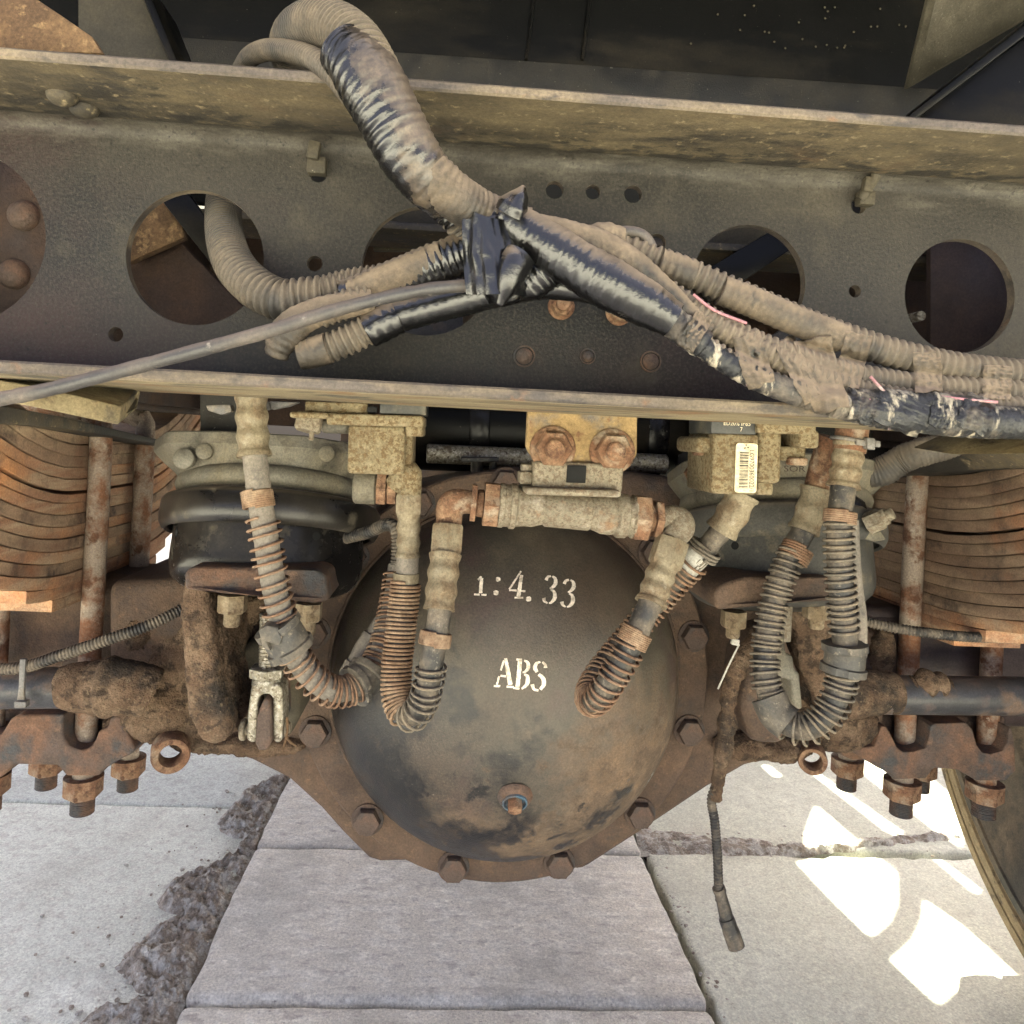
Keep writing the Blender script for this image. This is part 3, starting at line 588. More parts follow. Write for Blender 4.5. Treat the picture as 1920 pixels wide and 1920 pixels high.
# ================================================================ drive axle
YR = .80
axle = thing('drive_axle', 'rusty drive axle with round black differential cover and lettering', 'axle', (.055, .93, .25))
C0 = P(948, 1270, YR)
b = MB(); b.prism_px([(200, 1290), (240, 1372), (300, 1392), (380, 1402), (470, 1430), (540, 1465), (600, 1520), (640, 1565), (690, 1615), (712, 1622), (780, 1620), (948, 1600), (1090, 1640), (1190, 1574), (1330, 1480), (1400, 1440), (1480, 1420), (1560, 1390), (1660, 1376), (1680, 1195), (1450, 1130), (1340, 960), (1290, 900), (1180, 884), (948, 878), (760, 915), (610, 1010), (480, 1080), (200, 1090)], YR+.024, .99, .012, 3)
b.build('banjo_housing', M['housing'], axle)
s_ = YR/FPX; RO, RB = 388*s_, 366*s_
b = MB(); b.lathe([(RO-.002, .028), (RO, .026), (RO, .002), (RO-.002, 0), (.17, 0)], C0, (0, 1, 0), 96); b.build('cover_flange', M['housing'], axle)
PROF = [(.182, .0), (.180, -.006), (.1775, -.012), (.1755, -.022), (.171, -.036), (.163, -.052), (.152, -.068), (.138, -.083), (.120, -.098), (.098, -.110), (.072, -.1185), (.045, -.1235), (.02, -.1255), (0, -.126)]
def dome_r(r):
    for (a, ya), (c, yc) in zip(PROF, PROF[1:]):
        if c <= r <= a: return ya+(yc-ya)*(a-r)/(a-c) if a > c else ya
    return 0
fineprof = []
pf, _ = smooth_path([Vector((r, 0, h)) for r, h in PROF], .004)
PROF = [(max(p.x, 0), p.z) for p in pf]; PROF[-1] = (0, PROF[-1][1])
b = MB(); b.lathe(PROF, C0, (0, 1, 0), 128); b.build('differential_cover', M['dome'], axle, sharp=60)
def on_dome(px, py, lift=.0004):
    d = ray(px, py); lo = (.62)/d.y; hi = (YR+.01)/d.y
    for k in range(60):
        m_ = (lo+hi)/2; q = CAMP+d*m_; rr = math.hypot(q.x-C0.x, q.z-C0.z)
        if q.y < YR+dome_r(min(rr, .182)): lo = m_
        else: hi = m_
    q = CAMP+d*lo; q = q-d*lift; return q
b = MB(); b.tube([Vector((C0.x+.1815*math.cos(t*math.pi/30), YR-.002, C0.z+.1815*math.sin(t*math.pi/30))) for t in range(61)], .0022, 8, .006, rf=lambda rr, l, th, p: rr*(1+.3*noise.noise(p*300))); b.build('weld_bead', M['housing'], axle)
ba = [(850, 1625), (690, 1535), (595, 1370), (588, 1185), (660, 1040), (780, 930), (948, 905), (1110, 935), (1230, 1030), (1310, 1190), (1302, 1372), (1205, 1530), (1050, 1622)]
first = None
for i, (px, py) in enumerate(ba):
    c = P(px, py, YR); b0 = C0+(c-C0).normalized()*RB
    if first is None:
        b = MB(); b.lathe([(.0165, 0), (.0165, -.002), (.0155, -.0028)], b0, (0, 1, 0), 24); b.hexa(b0+Vector((0, -.002, 0)), (0, -1, 0), .0245, .009, .35); first = b.build('bolt', M['saddle'], axle); f0 = b0
    else: copy_part(first, axle, b0-f0)
# filler plug
pc = on_dome(965, 1500, 0); nrm = Vector((pc.x-C0.x, -.16, pc.z-C0.z)).normalized()
nrm = Vector((0, -.86, -.5)).normalized()
b = MB(); b.lathe([(.017, -.004), (.016, -.001), (.0135, .0012), (.0118, .002)], pc, nrm, 28); b.build('plug_boss', M['saddle'], axle)
b = MB(); b.lathe([(.0112, .001), (.0112, .0040), (.0098, .0042), (.0092, .002)], pc, nrm, 28); b.build('plug_seal', mat('blue_seal', (.10, .18, .25), .5, 0, [(MUD, 60, .5, .65, .9)], None), axle)
b = MB(); b.hexa(pc+nrm*.001, nrm, .0120, .0095); b.build('drain_plug', M['rust'], axle)

# stencilled lettering, painted onto the dome
def stroke(pts, w, closed=False):
    m_ = MB(); n = 0; pts = [Vector((x, y, 0)) for x, y in pts]
    p, L = smooth_path(pts, 1.5) if len(pts) > 2 else ([pts[0].lerp(pts[1], i/14) for i in range(15)], 1)
    V = []
    for i, q in enumerate(p):
        t = (p[min(i+1, len(p)-1)]-p[max(i-1, 0)]).normalized(); nn = Vector((-t.y, t.x, 0))
        ww = lerp_list(w, i/(len(p)-1)) if isinstance(w, (list, tuple)) else w
        for u in (-.5, 0, .5):
            z = q+nn*ww*u + Vector((noise.noise(q*.3+nn*u*9)*.7, noise.noise(q*.3+Vector((9, 9, 9))+nn*u*9)*.7, 0)); V.append(on_dome(z.x, z.y, .0006))
    F = [[i*3+k, i*3+k+1, (i+1)*3+k+1, (i+1)*3+k] for i in range(len(p)-1) for k in (0, 1)]
    return V, F
let = MB()
def S_(pts, w): let.add(*stroke(pts, w))
def done(nm):
    global let
    let.build(nm, M['white'], axle, sharp=80); let = MB()
def dot(x, y, r): S_([(x-r, y), (x+r, y)], [r*1.2, r*2, r*2, r*1.2])
# 1 : 4 . 3 3
S_([(903, 1084), (901, 1112)], 6.5); S_([(889, 1114.5), (899.5, 1115)], 3.5); S_([(902.5, 1115), (912, 1115.5)], 3.5); S_([(896, 1087), (903, 1081)], 3.5); done('painted_numeral')
dot(934, 1086, 4.2); done('painted_dot'); dot(930, 1111.5, 4.6); done('painted_dot')
S_([(977, 1071), (966, 1088), (955, 1105)], [3, 3.5, 4]); S_([(955, 1106.5), (969, 1107.5)], 3.5); S_([(975.5, 1108), (985, 1108.5)], 3.5); S_([(978, 1078), (972, 1119)], [6, 7.5]); S_([(965, 1120.5), (981, 1121)], 3.5); done('painted_numeral')
dot(991, 1123, 4.8); done('painted_dot')
for dx, dy in ((0, 0), (34, 7)):
    S_([(1024+dx, 1088+dy), (1027+dx, 1082+dy), (1033+dx, 1080+dy)], [6, 5, 3.5]); S_([(1035.5+dx, 1080.5+dy), (1041+dx, 1085+dy), (1041.5+dx, 1094+dy), (1036+dx, 1101+dy), (1031+dx, 1103.5+dy)], [3, 6, 7.5, 6, 3])
    S_([(1033+dx, 1105.5+dy), (1039+dx, 1110+dy), (1040+dx, 1121+dy), (1034+dx, 1129+dy), (1029+dx, 1131+dy)], [3, 6, 8, 6, 3]); S_([(1026.5+dx, 1131+dy), (1021+dx, 1127+dy), (1019.5+dx, 1121+dy)], [3, 5, 7]); done('painted_numeral')
# A B S
S_([(945, 1238), (939, 1257)], 3.5); S_([(936, 1268), (931.5, 1284)], 3.5); S_([(948, 1234), (953, 1262), (957, 1284)], [5, 8, 8.5]); S_([(926, 1286), (938, 1286.5)], 4); S_([(950, 1287.5), (963, 1288)], 4); S_([(938.5, 1267), (949, 1268)], 4); done('painted_letter')
S_([(975, 1239), (970.5, 1288)], 8); S_([(968, 1236.5), (979, 1236.5)], 3.5); S_([(962, 1290), (974, 1291)], 4); S_([(983, 1238), (989.5, 1243), (990, 1253), (984, 1260), (980, 1261)], [3.5, 6, 7.5, 5, 3]); S_([(983, 1264), (989, 1269), (988.5, 1281), (982, 1289), (978, 1291)], [3.5, 7, 8.5, 6, 3.5]); done('painted_letter')
S_([(1013, 1241), (1006, 1244), (1003, 1252), (1007, 1260)], [3, 6, 8, 6]); S_([(1017, 1241), (1022, 1246), (1023, 1252)], [3.5, 5, 7]); S_([(1010, 1264), (1018, 1272), (1019.5, 1283), (1013, 1293)], [6, 8, 8, 5]); S_([(1009.5, 1295), (1001, 1292), (998, 1283)], [4, 5, 7])
done('painted_letter')

# axle tubes, seats and mud
b = MB(); b.box((-.48, .93, .525), (.74, .135, .135), None, .022, 3); b.build('axle_tube', M['housing'], axle)
b = MB(); b.box((.62, .93, .525), (.74, .135, .135), None, .022, 3); b.build('axle_tube', M['purple'], axle)
b = MB(); b.prism_px([(-90, 1125), (20, 1118), (215, 1112), (225, 1130), (222, 1250), (-90, 1270)], .868, .99, .012, 3); b.build('spring_seat', M['redseat'], axle)
b = MB(); b.prism_px([(1622, 1140), (1930, 1150), (2060, 1160), (2060, 1330), (1622, 1310)], .868, .99, .010, 3); b.build('spring_seat', M['purple'], axle)
def mudlump(c, rad, amp, fq, sd, rot=None, sub=6): MB().blob(c, rad, amp*.55, fq, sub, sd, rot, .07).build('mud', M['mud'], axle, sharp=80)
b = MB()                                    # crusted left arm: brackets and flange ends under one coat of mud
b.prism_px([(262, 1250), (300, 1215), (352, 1160), (372, 1250), (384, 1330), (392, 1400), (330, 1398), (285, 1388), (262, 1370)], .815, .90, .012, 3)
b.blob(P(275, 1178, .85), (.034, .03, .036), .12, 30, 3, 1.3); b.blob(P(320, 1215, .85), (.03, .03, .045), .12, 30, 3, 2.3)
b.blob(P(300, 1330, .83), (.040, .030, .036), .1, 30, 3, 4.3); b.blob(P(440, 1392, .825), (.075, .02, .012), .1, 30, 3, 5.3); b.blob(P(250, 1352, .85), (.03, .03, .014), .1, 30, 3, 6.3)
b.caked(.0032, 110, .0028, 2.0).build('mud', M['mud'], axle, sharp=80)
b = MB()
b.prism_px([(1470, 1160), (1600, 1150), (1640, 1200), (1636, 1360), (1580, 1388), (1500, 1400), (1450, 1330)], .83, .92, .012, 3)
b.blob(P(1560, 1345, .83), (.05, .035, .036), .1, 30, 3, 5.1); b.blob(P(1648, 1220, .83), (.016, .02, .030), .12, 40, 3, 8.4); b.blob(P(1430, 1400, .815), (.058, .022, .014), .1, 30, 3, 3.7); b.blob(P(1500, 1240, .84), (.04, .03, .05), .1, 30, 3, 9.1)
b.caked(.0032, 110, .0030, 7.0).build('mud', M['mud'], axle, sharp=80)
# camshaft tubes in front of the axle
def rough(a, fq): return lambda rr, l, th, p: rr*(1+a*noise.fractal(p*fq, .7, 2.1, 4))
for i, (pts, lab, rr) in enumerate((([(-80, 1291, .77), (130, 1289, .77)], 'left', .0195), ([(1590, 1302, .77), (2010, 1306, .77)], 'right', .0195))):
    cs = thing('camshaft_tube', f'blue black camshaft tube with caked mud, {lab} of the differential', 'tube', P(*pts[0]), 'brake camshaft tubes')
    b = MB(); b.tube(PP(pts), rr, 28, .006); b.build('tube', M['tubepaint'], cs)
    if i == 0:
        b = MB(); b.tube(PP([(112, 1286, .77), (160, 1288, .77), (215, 1288, .77), (262, 1292, .772), (285, 1300, .775)]), [.019, .0255, .0275, .0265, .022], 40, .002, rf=rough(.09, 80)); b.build('mud_coat', M['mud'], cs)
    else:
        b = MB(); b.tube(PP([(1575, 1300, .77), (1630, 1298, .77), (1680, 1300, .77)]), [.026, .0235, .0195], 40, .002, rf=rough(.08, 90)); b.build('mud_coat', M['mud'], cs)
        b = MB(); b.tube(PP([(1710, 1288, .766), (1740, 1283, .764), (1775, 1290, .765)]), [.010, .0145, .010], 40, .002, rf=rough(.4, 110)); b.build('mud_coat', M['mud'], cs)

# eyes hanging below the axle
for px, py, ro, ri_, lab in ((320, 1409, 34, 14, 'left'), (1522, 1420, 27, 12, 'right')):
    Yq = .80; q = Yq/FPX; c = P(px, py, Yq)
    b = MB(); b.lathe([(ri_*1.5*q, -.011), (ro*q*.94, -.012), (ro*q, -.009), (ro*q, .009), (ro*q*.9, .012), (ri_*1.5*q, .011), (ri_*1.35*q, .008), (ri_*1.35*q, -.008), (ri_*1.5*q, -.011)], c, (-.30 if lab == 'left' else .30, .85, .05), 36, False)
    tag(b.build('bracket_eye', M['rust']), f'rusty round eye with open hole under the {lab} side of the axle', 'eye', 'round eyes under the axle')

# forward axle and plate, added to cover bright ground in the gaps
ma = thing('forward_axle', 'dark forward axle added behind the rear axle to cover bright gaps', 'axle', (.055, 2.25, .3))
b = MB(); b.box((.055, 2.25, .53), (2.0, .15, .15), None, .03, 3); b.build('axle_tube', M['housing'], ma)
b = MB(); b.lathe([(0, -.30), (.08, -.28), (.16, -.20), (.20, -.10), (.215, 0), (.2, .1), (.1, .2), (0, .22)], (.055, 2.25, .52), (0, 1, 0), 48); b.build('banjo_housing', M['housing'], ma)
b = MB(); b.box((.055, 2.6, .95), (.85, .02, .5), None, .004); b.build('gap_plate', M['rustplate'], ma)
# ================================================================ leaf springs, U-bolts, saddles
YC = .90
def leaf_mesh(x0, x1, z, t, L0, L1, k):
    n = 26; V = []; e = .0006
    sec = [(x0, z+e), (x0+e*.35, z+e*.35), (x0+e, z), (x1-e, z), (x1, z+e), (x1, z+t-e), (x1-e, z+t), (x0+e, z+t), (x0+e*.35, z+t-e*.35), (x0, z+t-e)]
    for i in range(n+1):
        y = YC-L0+(L0+L1)*i/n; d = max(0, abs(y-YC)-.075); rise = k*d*d/(1+1.2*d)
        for x, zz in sec: V.append((x, y, zz+rise+.0006*noise.noise(Vector((z*90, y*9, 0)))))
    m = len(sec); F = [[i*m+j, i*m+(j+1) % m, (i+1)*m+(j+1) % m, (i+1)*m+j] for i in range(n) for j in range(m)]
    F += [list(range(m))[::-1], [n*m+j for j in range(m)]]
    return MB().add(V, F)
hl_ = [.56, .56, .55, .53, .50, .47, .44, .41, .38, .35, .31, .27, .215, .165, .117]
for sgn, xin, lab in ((-1, -.3825, 'left'), (1, .5355, 'right')):
    x0, x1 = (xin-.0725, xin) if sgn < 0 else (xin, xin+.0725)
    sp = thing('leaf_spring', f'stack of rusty leaf spring plates at the {lab} end of the axle', 'leaf spring', (xin, YC, .58), 'leaf springs on the axle')
    for i in range(15):
        z = .752-(i+1)*.0119; gap = .00025 if i != 5 else .0032
        dx = random.uniform(-.0012, .0012)
        mm = M['leafd'] if (i < 3 or random.random() < .3) else M['leaf']
        if sgn > 0 and i < 12: mm = M['leafr']
        leaf_mesh(x0+dx, x1+dx, z, .0119-gap, hl_[i]*(1 if i > 4 else .9), min(hl_[i]+.05, .15+.03*(14-i)), (1.1+.065*(14-i))*(1 if sgn < 0 else .72)).build('leaf', mm, sp, sharp=30)
def ubolt(y, xi, xo, lab, ztop=.775, zbot=.345, order=0):
    u = thing('u_bolt', lab, 'u-bolt', (xi, y, zbot), 'u-bolts clamping the leaf springs')
    zb_ = zbot; r_ = .0112
    p = [(xi, y, zb_), (xi, y, .5), (xi, y, ztop-.03), (xi+(xo-xi)*.08, y, ztop-.008), (xi+(xo-xi)*.25, y, ztop), (xi+(xo-xi)*.75, y, ztop), (xi+(xo-xi)*.92, y, ztop-.008), (xo, y, ztop-.03), (xo, y, .5), (xo, y, zb_)]
    b = MB(); b.tube(p, r_, 20, .006); b.build('rod', M['ubolt'], u, sharp=60)
    n0 = None
    for x in (xi, xo):
        c = Vector((x, y, zb_+.0385)); 
        if n0 is None:
            b = MB(); b.lathe([(.0195, 0), (.0195, -.003), (.0185, -.004)], c, (0, 0, 1), 28); b.hexa(c+Vector((0, 0, -.003)), (0, 0, -1), .0335, .018, .12)
            n0 = b.build('nut', M['rust'], u); c0 = c
            b = MB(); b.tube([c+Vector((0, 0, -.02)), c+Vector((0, 0, -.039))], .0118, 20, .0007, rf=lambda rr, l, th, p: rr*(1+.035*math.sin(l*3500))); s0 = b.build('stud_end', M['saddle'], u)
        else: copy_part(n0, u, c-c0, (0, 0, .4)) if False else copy_part(n0, u, c-c0); 
    copy_part(s0, u, Vector((xo-xi, 0, 0)))
ubolt(.84, -.3702, -.466, 'nearest rusty u-bolt rod of the left spring, pale scratched paint', zbot=.3515)
ubolt(.958, -.3702, -.466, 'farther dark u-bolt rod behind the left spring', zbot=.322)
ubolt(.84, .5235, .620, 'nearest rusty u-bolt rod of the right spring beside the grey hoses', zbot=.370)
ubolt(.958, .5235, .620, 'farther u-bolt of the right spring, only its nut showing below', zbot=.345)
def saddle(lab, px, px2, Yf):
    t = thing('spring_saddle', lab, 'bracket', P(px[0][0], px[0][1], Yf), 'saddles under the springs')
    b = MB(); b.prism_px(px, Yf, .857, .004, 3); b.build('front_plate', M['saddle'], t, sharp=50)
    b = MB(); b.prism_px(px2, .859, .99, .006, 3); b.build('rear_block', M['saddle'], t, sharp=50)
    return t
saddle('rusty forged saddle plate with slots under the left spring',
       [(-60, 1380), (0, 1380), (18, 1350), (32, 1341), (120, 1340), (117, 1352), (119, 1385), (132, 1402), (156, 1408), (170, 1402), (178, 1388), (184, 1372), (200, 1366), (206, 1346), (218, 1342), (232, 1346), (242, 1380), (254, 1404), (248, 1414), (226, 1424), (190, 1446), (186, 1456), (124, 1456), (108, 1436), (26, 1434), (10, 1450), (0, 1460), (-60, 1462)],
       [(-30, 1330), (262, 1330), (266, 1400), (250, 1412), (40, 1420), (-30, 1436)], .812)
saddle('rusty forged saddle plate with slots under the right spring',
       [(1596, 1404), (1640, 1400), (1652, 1362), (1662, 1362), (1676, 1388), (1682, 1403), (1694, 1410), (1712, 1410), (1736, 1403), (1742, 1385), (1745, 1362), (1752, 1357), (1812, 1355), (1824, 1368), (1832, 1398), (1842, 1411), (1858, 1414), (1880, 1408), (1890, 1390), (1892, 1366), (1896, 1364), (1902, 1388), (1905, 1446), (1886, 1464), (1832, 1464), (1814, 1454), (1794, 1443), (1752, 1440), (1736, 1460), (1678, 1462), (1668, 1450), (1646, 1440), (1604, 1414)],
       [(1590, 1340), (1890, 1345), (1890, 1420), (1700, 1424), (1600, 1428), (1560, 1410)], .812)
# ================================================================ tyre on the right: its inner wall, forward of the axle
ty = thing('wheel_tyre', 'large dusty black tyre at the right edge behind the spring saddle', 'tyre', (.93, .92, 0))
RT = .54; xs = .82; cy, cz = .79, .54
prof = [(.30, xs+.05), (.33, xs+.012), (.40, xs-.004), (.44, xs-.006), (.442, xs-.002), (.447, xs-.002), (.449, xs-.005), (.462, xs-.003)]
b = MB(); b.lathe([(r, x-xs) for r, x in prof], (xs, cy, cz), (1, 0, 0), 160, False); b.build('sidewall', M['tyre'], ty, sharp=30)
b = MB(); b.lathe([(r, x-xs) for r, x in ((.462, xs-.003), (.466, xs+.002), (.471, xs+.002), (.473, xs-.001), (.5, xs+.006))], (xs, cy, cz), (1, 0, 0), 160, False); b.build('shoulder', M['tyredust'], ty, sharp=30)
b = MB()
V = []; nn = 360
for k in range(nn):
    th = 2*math.pi*k/nn; q = k % 6
    for r, x in ((.497, xs+.004), (.512, xs+.006), (RT-.004+(0 if q < 4 else -.007), xs+.026), (RT+(0 if q < 4 else -.008), xs+.05), (RT+(0 if q < 4 else -.008), xs+.075), (RT-.012, xs+.08), (RT-.012, xs+.09), (RT, xs+.095), (RT, xs+.2), (RT-.02, xs+.27)):
        V.append((x, cy+r*math.cos(th), cz+r*math.sin(th)))
m_ = 10
b.add(V, [[k*m_+i, k*m_+i+1, ((k+1) % nn)*m_+i+1, ((k+1) % nn)*m_+i] for k in range(nn) for i in range(m_-1)])
b.build('tread', M['tyredust'], ty, sharp=35)
b = MB(); b.lathe([(.31, .04), (.29, .05), (.27, .12), (.12, .14), (0, .14)], (xs, cy, cz), (1, 0, 0), 64); b.build('rim', M['housing'], ty)
# ================================================================ brake chambers
TILT = R(-15); piv = [0, 0, 0]
def chamber(px, Y, lab, ys, right=False):
    s = Y/FPX; zz = lambda y: P(px, y, Y).z
    c = P(px, 950, Y); t = thing('brake_chamber', lab, 'brake chamber', (c.x, c.y, zz(1090)), 'brake chambers on the axle')
    ax = Vector((0, 0, 1)); o = lambda: Vector((c.x, c.y, 0))
    piv[:] = [c.x, c.y-.0975, zz(925+ys)]
    def L(lst, name, m, seg=72): b = MB(); b.lathe([(r*s, zz(y+ys)) for r, y in lst], o(), ax, seg); b.tilt(piv, TILT); return b.build(name, m, t, sharp=48)
    L([(150, 850), (168, 856), (174, 864), (176, 874), (172, 884), (164, 890), (166, 900)], 'pressure_cap', M['cast'])
    L([(182, 897), (190, 900), (194, 907), (195, 930), (193, 944), (188, 953), (183, 956), (178, 953), (177, 930), (172, 915)], 'clamp_band', M['chamber2'] if right else M['band'], 96)
    L([(168, 905), (168, 1010), (166, 1026), (160, 1038), (146, 1050), (128, 1059), (110, 1064), (0, 1065)], 'body', M['chamber2'] if right else M['chamber'], 96)
    h0 = None
    for q in ((378, 618) if not right else (1330,)):
        d = Vector((q-px, 0, 0)); ang = math.asin(max(-1, min(1, (q-px)/168)))
        p_ = Vector((c.x+168*s*math.sin(ang), c.y-168*s*math.cos(ang), zz(968+ys)))
        n_ = Vector((math.sin(ang), -math.cos(ang), 0)); b = MB(); b.lathe([(.0036, .0002), (.0036, .0005), (0, .0005)], p_, n_, 16); b.tilt(piv, TILT); b.build('vent_hole', M['hole'], t)
    return t, c, s
cl, cc, cs_ = chamber(515, .745, 'left black brake chamber with dusty aluminium top flange', 0)
def loft_flange(px, Y, plan, levels, t, m):     # plate outline on top running down into a round neck
    c = P(px, 880, Y); n = 96; b = MB(); V = []
    out, L = smooth_path([Vector((x, y, 0)) for x, y in plan+plan[:1]], .0005) if False else ([], 0)
    pl = [Vector((x, y, 0)) for x, y in plan]; per = [0]
    for a, d in zip(pl, pl[1:]+pl[:1]): per.append(per[-1]+(d-a).length)
    def rad(th):
        d = Vector((math.cos(th), math.sin(th), 0))
        for a, e in zip(pl, pl[1:]+pl[:1]):
            s_ = e-a; den = d.x*s_.y-d.y*s_.x
            if abs(den) < 1e-9: continue
            tt = (a.x*s_.y-a.y*s_.x)/den; uu = (a.x*d.y-a.y*d.x)/den
            if tt > 0 and -1e-6 <= uu <= 1+1e-6: return tt
        return .09
    for y, sc, mixr, rc in levels:
        z = P(px, y, Y).z
        for k in range(n):
            th = 2*math.pi*k/n; r = rad(th)*sc*(1-mixr)+rc*mixr; V.append((c.x+r*math.cos(th), c.y+r*math.sin(th), z))
    F = [[i*n+k, i*n+(k+1) % n, (i+1)*n+(k+1) % n, (i+1)*n+k] for i in range(len(levels)-1) for k in range(n)]
    F += [list(range(n)), [(len(levels)-1)*n+k for k in range(n)]]
    return b.add(V, F).tilt(piv, TILT).build('mounting_flange', m, t, sharp=28)
LV = [(800, .985, 0, .09), (803, 1.0, 0, .09), (822, 1.0, 0, .09), (826, .985, 0, .09), (840, .95, .25, .088), (852, .9, .6, .086), (862, .9, .85, .084), (870, .9, 1, .083)]
loft_flange(515, .745, [(-.103, -.040), (-.080, -.076), (-.030, -.085), (.040, -.083), (.088, -.060), (.098, -.020), (.098, .05), (.03, .09), (-.06, .08), (-.103, .02)], LV, cl, M['cast'])
for px, py in ((340, 812), (387, 795)):
    c = P(px, py+8, .70); b = MB(); b.lathe([(.0095, -.006), (.0095, 0), (.0085, .004), (.005, .0065), (.004, .007), (.004, .010), (0, .0105)], c, (0, 0, 1), 20); b.tilt(piv, TILT); b.build('bolt', M['cast'], cl)
for px, py, r in ((340, 848, 19), (378, 834, 15), (610, 838, 15)):
    c = P(px, py, .665); b = MB(); b.lathe([(r*.00046, .004), (r*.00046, -.004), (r*.0003, -.006), (0, -.0062)], c, (0, 1, .15), 20); b.tilt(piv, TILT); b.build('boss', M['cast'], cl)
cr, cc, cs_ = chamber(1452, .745, 'right black brake chamber partly hidden behind valve and hoses', 25, True)
loft_flange(1452, .745, [(-.098, -.030), (-.086, -.060), (-.050, -.084), (.040, -.086), (.088, -.066), (.100, -.030), (.100, .05), (.03, .09), (-.06, .08), (-.098, .02)], [(y+36, a, b_, c_) for y, a, b_, c_ in LV], cr, M['cast'])
c = P(1305, 888, .645); b = MB(); b.lathe([(.010, .003), (.010, -.002), (.006, -.003), (0, -.003)], c, (0, 1, .1), 6); b.build('bolt', M['rust'], cr)
bd = MB(); bd.prism_px([(1600, 925), (1625, 940), (1632, 968), (1622, 992), (1600, 995), (1585, 960)], .66, .72, .003); bd.build('clamp_lug', M['chamber'], cr)
bd = MB(); a, d_ = P(1620, 985, .655), P(1675, 962, .64); bd.cyl(a.lerp(d_, .55), d_, .0050); bd.hexa(a.lerp(d_, .1), d_-a, .0165, .014); bd.lathe([(.0075, .0), (.0075, .005), (.0068, .006)], a.lerp(d_, .56), d_-a, 18); bd.build('clamp_bolt', M['alug'], cr)
bd = MB(); bd.prism_px([(1612, 985), (1640, 1000), (1652, 996), (1662, 1012), (1640, 1016), (1612, 1008)], .655, .67, .001); bd.build('clamp_tab', M['cast'], cr)

# brackets that carry the chambers
bl = thing('chamber_bracket', 'thick rusty bracket plate with muddy leg under the left brake chamber', 'bracket', P(480, 1130, .72), 'brackets under the brake chambers')
b = MB(); b.prism([P(345, 1072, .625), P(362, 1062, .63), P(480, 1064, .625), P(592, 1070, .625), P(612, 1078, .635), P(617, 1128, .635), P(590, 1132, .625), P(480, 1118, .615), P(385, 1110, .615), P(347, 1106, .625)], (0, .15, 0), .004, 3); b.build('plate', M['saddle'], bl)
b = MB(); b.prism_px([(342, 1076), (386, 1078), (392, 1140), (398, 1210), (408, 1280), (422, 1340), (432, 1392), (400, 1402), (370, 1392), (350, 1340), (338, 1230), (336, 1130)], .632, .78, .007, 3); b.caked(.0022, 120, .0024, 3.3, 1); b.build('leg', M['mud'], bl)
b = MB(); b.prism_px([(392, 1112), (500, 1120), (470, 1180), (440, 1200), (420, 1300), (400, 1290)], .74, .80, .006, 3); b.caked(.003, 110, .0030, 5.3, 2); b.build('web', M['mud'], bl)
def nutdown(px, py, Y, par, af=.021, st=.010):
    c = P(px, py, Y); b = MB(); b.hexa(c, (0, 0, -1), af, .015); b.lathe([(af*.32, 0), (af*.32, st), (af*.26, st+.002)], c+Vector((0, 0, -.0145)), (0, 0, -1), 18); b.build('nut', M['dustnut'], par)
nutdown(437, 1114, .645, bl); nutdown(580, 1130, .65, bl, .020)
br = thing('chamber_bracket', 'thick dusty bracket plate under the right brake chamber', 'bracket', P(1450, 1140, .72), 'brackets under the brake chambers')
b = MB(); b.prism([P(1338, 1116, .630), P(1352, 1096, .630), P(1400, 1083, .630), P(1555, 1083, .630), P(1585, 1090, .640), P(1585, 1128, .640), P(1480, 1132, .630), P(1345, 1146, .630)], (0, .15, 0), .005, 3); b.build('plate', M['housing'], br)
nutdown(1376, 1145, .68, br, .0195, .008); nutdown(1532, 1128, .68, br, .0215, .008)
b = MB(); b.prism_px([(1480, 1140), (1600, 1140), (1625, 1200), (1620, 1330), (1540, 1350), (1500, 1250)], .76, .82, .008, 3); b.caked(.003, 110, .0030, 6.3, 2); b.build('leg', M['mud'], br)

# slack adjusters and push rod clevis
sl = thing('slack_adjuster', 'grey slack adjuster with silver clevis and pin below the left chamber', 'slack adjuster', P(495, 1400, .70))
b = MB(); b.prism_px([(440, 1225), (470, 1200), (540, 1215), (560, 1260), (562, 1345), (540, 1388), (480, 1396), (436, 1370), (430, 1300)], .715, .775, .008, 3); b.build('body', M['olive'], sl)
b = MB(); b.prism_px([(428, 1280), (440, 1275), (444, 1370), (430, 1366)], .705, .725, .002); b.build('cover_plate', M['olive'], sl)
YK = .655
b = MB(); b.tube([P(505, 1150, YK), P(503, 1252, YK)], .0077, 20, .0006, rf=lambda rr, l, th, p: rr*(1+.05*math.sin(l*4200))); b.build('push_rod', M['steel'], sl, sharp=70)
b = MB(); b.lathe([(.0145, 0), (.0152, .002), (.0152, .0075), (.0138, .0085)], P(501, 1268, YK), (0, 0, 1), 6); b.cyl(P(500, 1290, YK), P(501, 1267, YK), .0122)
b.prism_px([(470, 1290), (478, 1282), (520, 1282), (530, 1292), (531, 1335), (530, 1388), (521, 1395), (512, 1390), (511, 1310), (505, 1302), (492, 1302), (484, 1312), (482, 1390), (472, 1394), (462, 1388), (464, 1335)], YK-.011, YK+.013, .003, 3); b.build('clevis', M['steel'], sl, sharp=50)
b = MB(); b.prism_px([(486, 1330), (494, 1312), (504, 1312), (508, 1334), (509, 1392), (500, 1408), (484, 1408), (478, 1394), (481, 1350)], YK-.016, YK+.07, .005, 3); b.build('lever', M['saddle'], sl, sharp=50)
b = MB(); b.cyl(P(452, 1368, YK), P(545, 1364, YK), .0046); b.cyl(P(452, 1368, YK), P(461, 1368, YK), .0088); b.cyl(P(530, 1365, YK), P(541, 1364, YK), .0072); b.build('pin', M['alug'], sl)
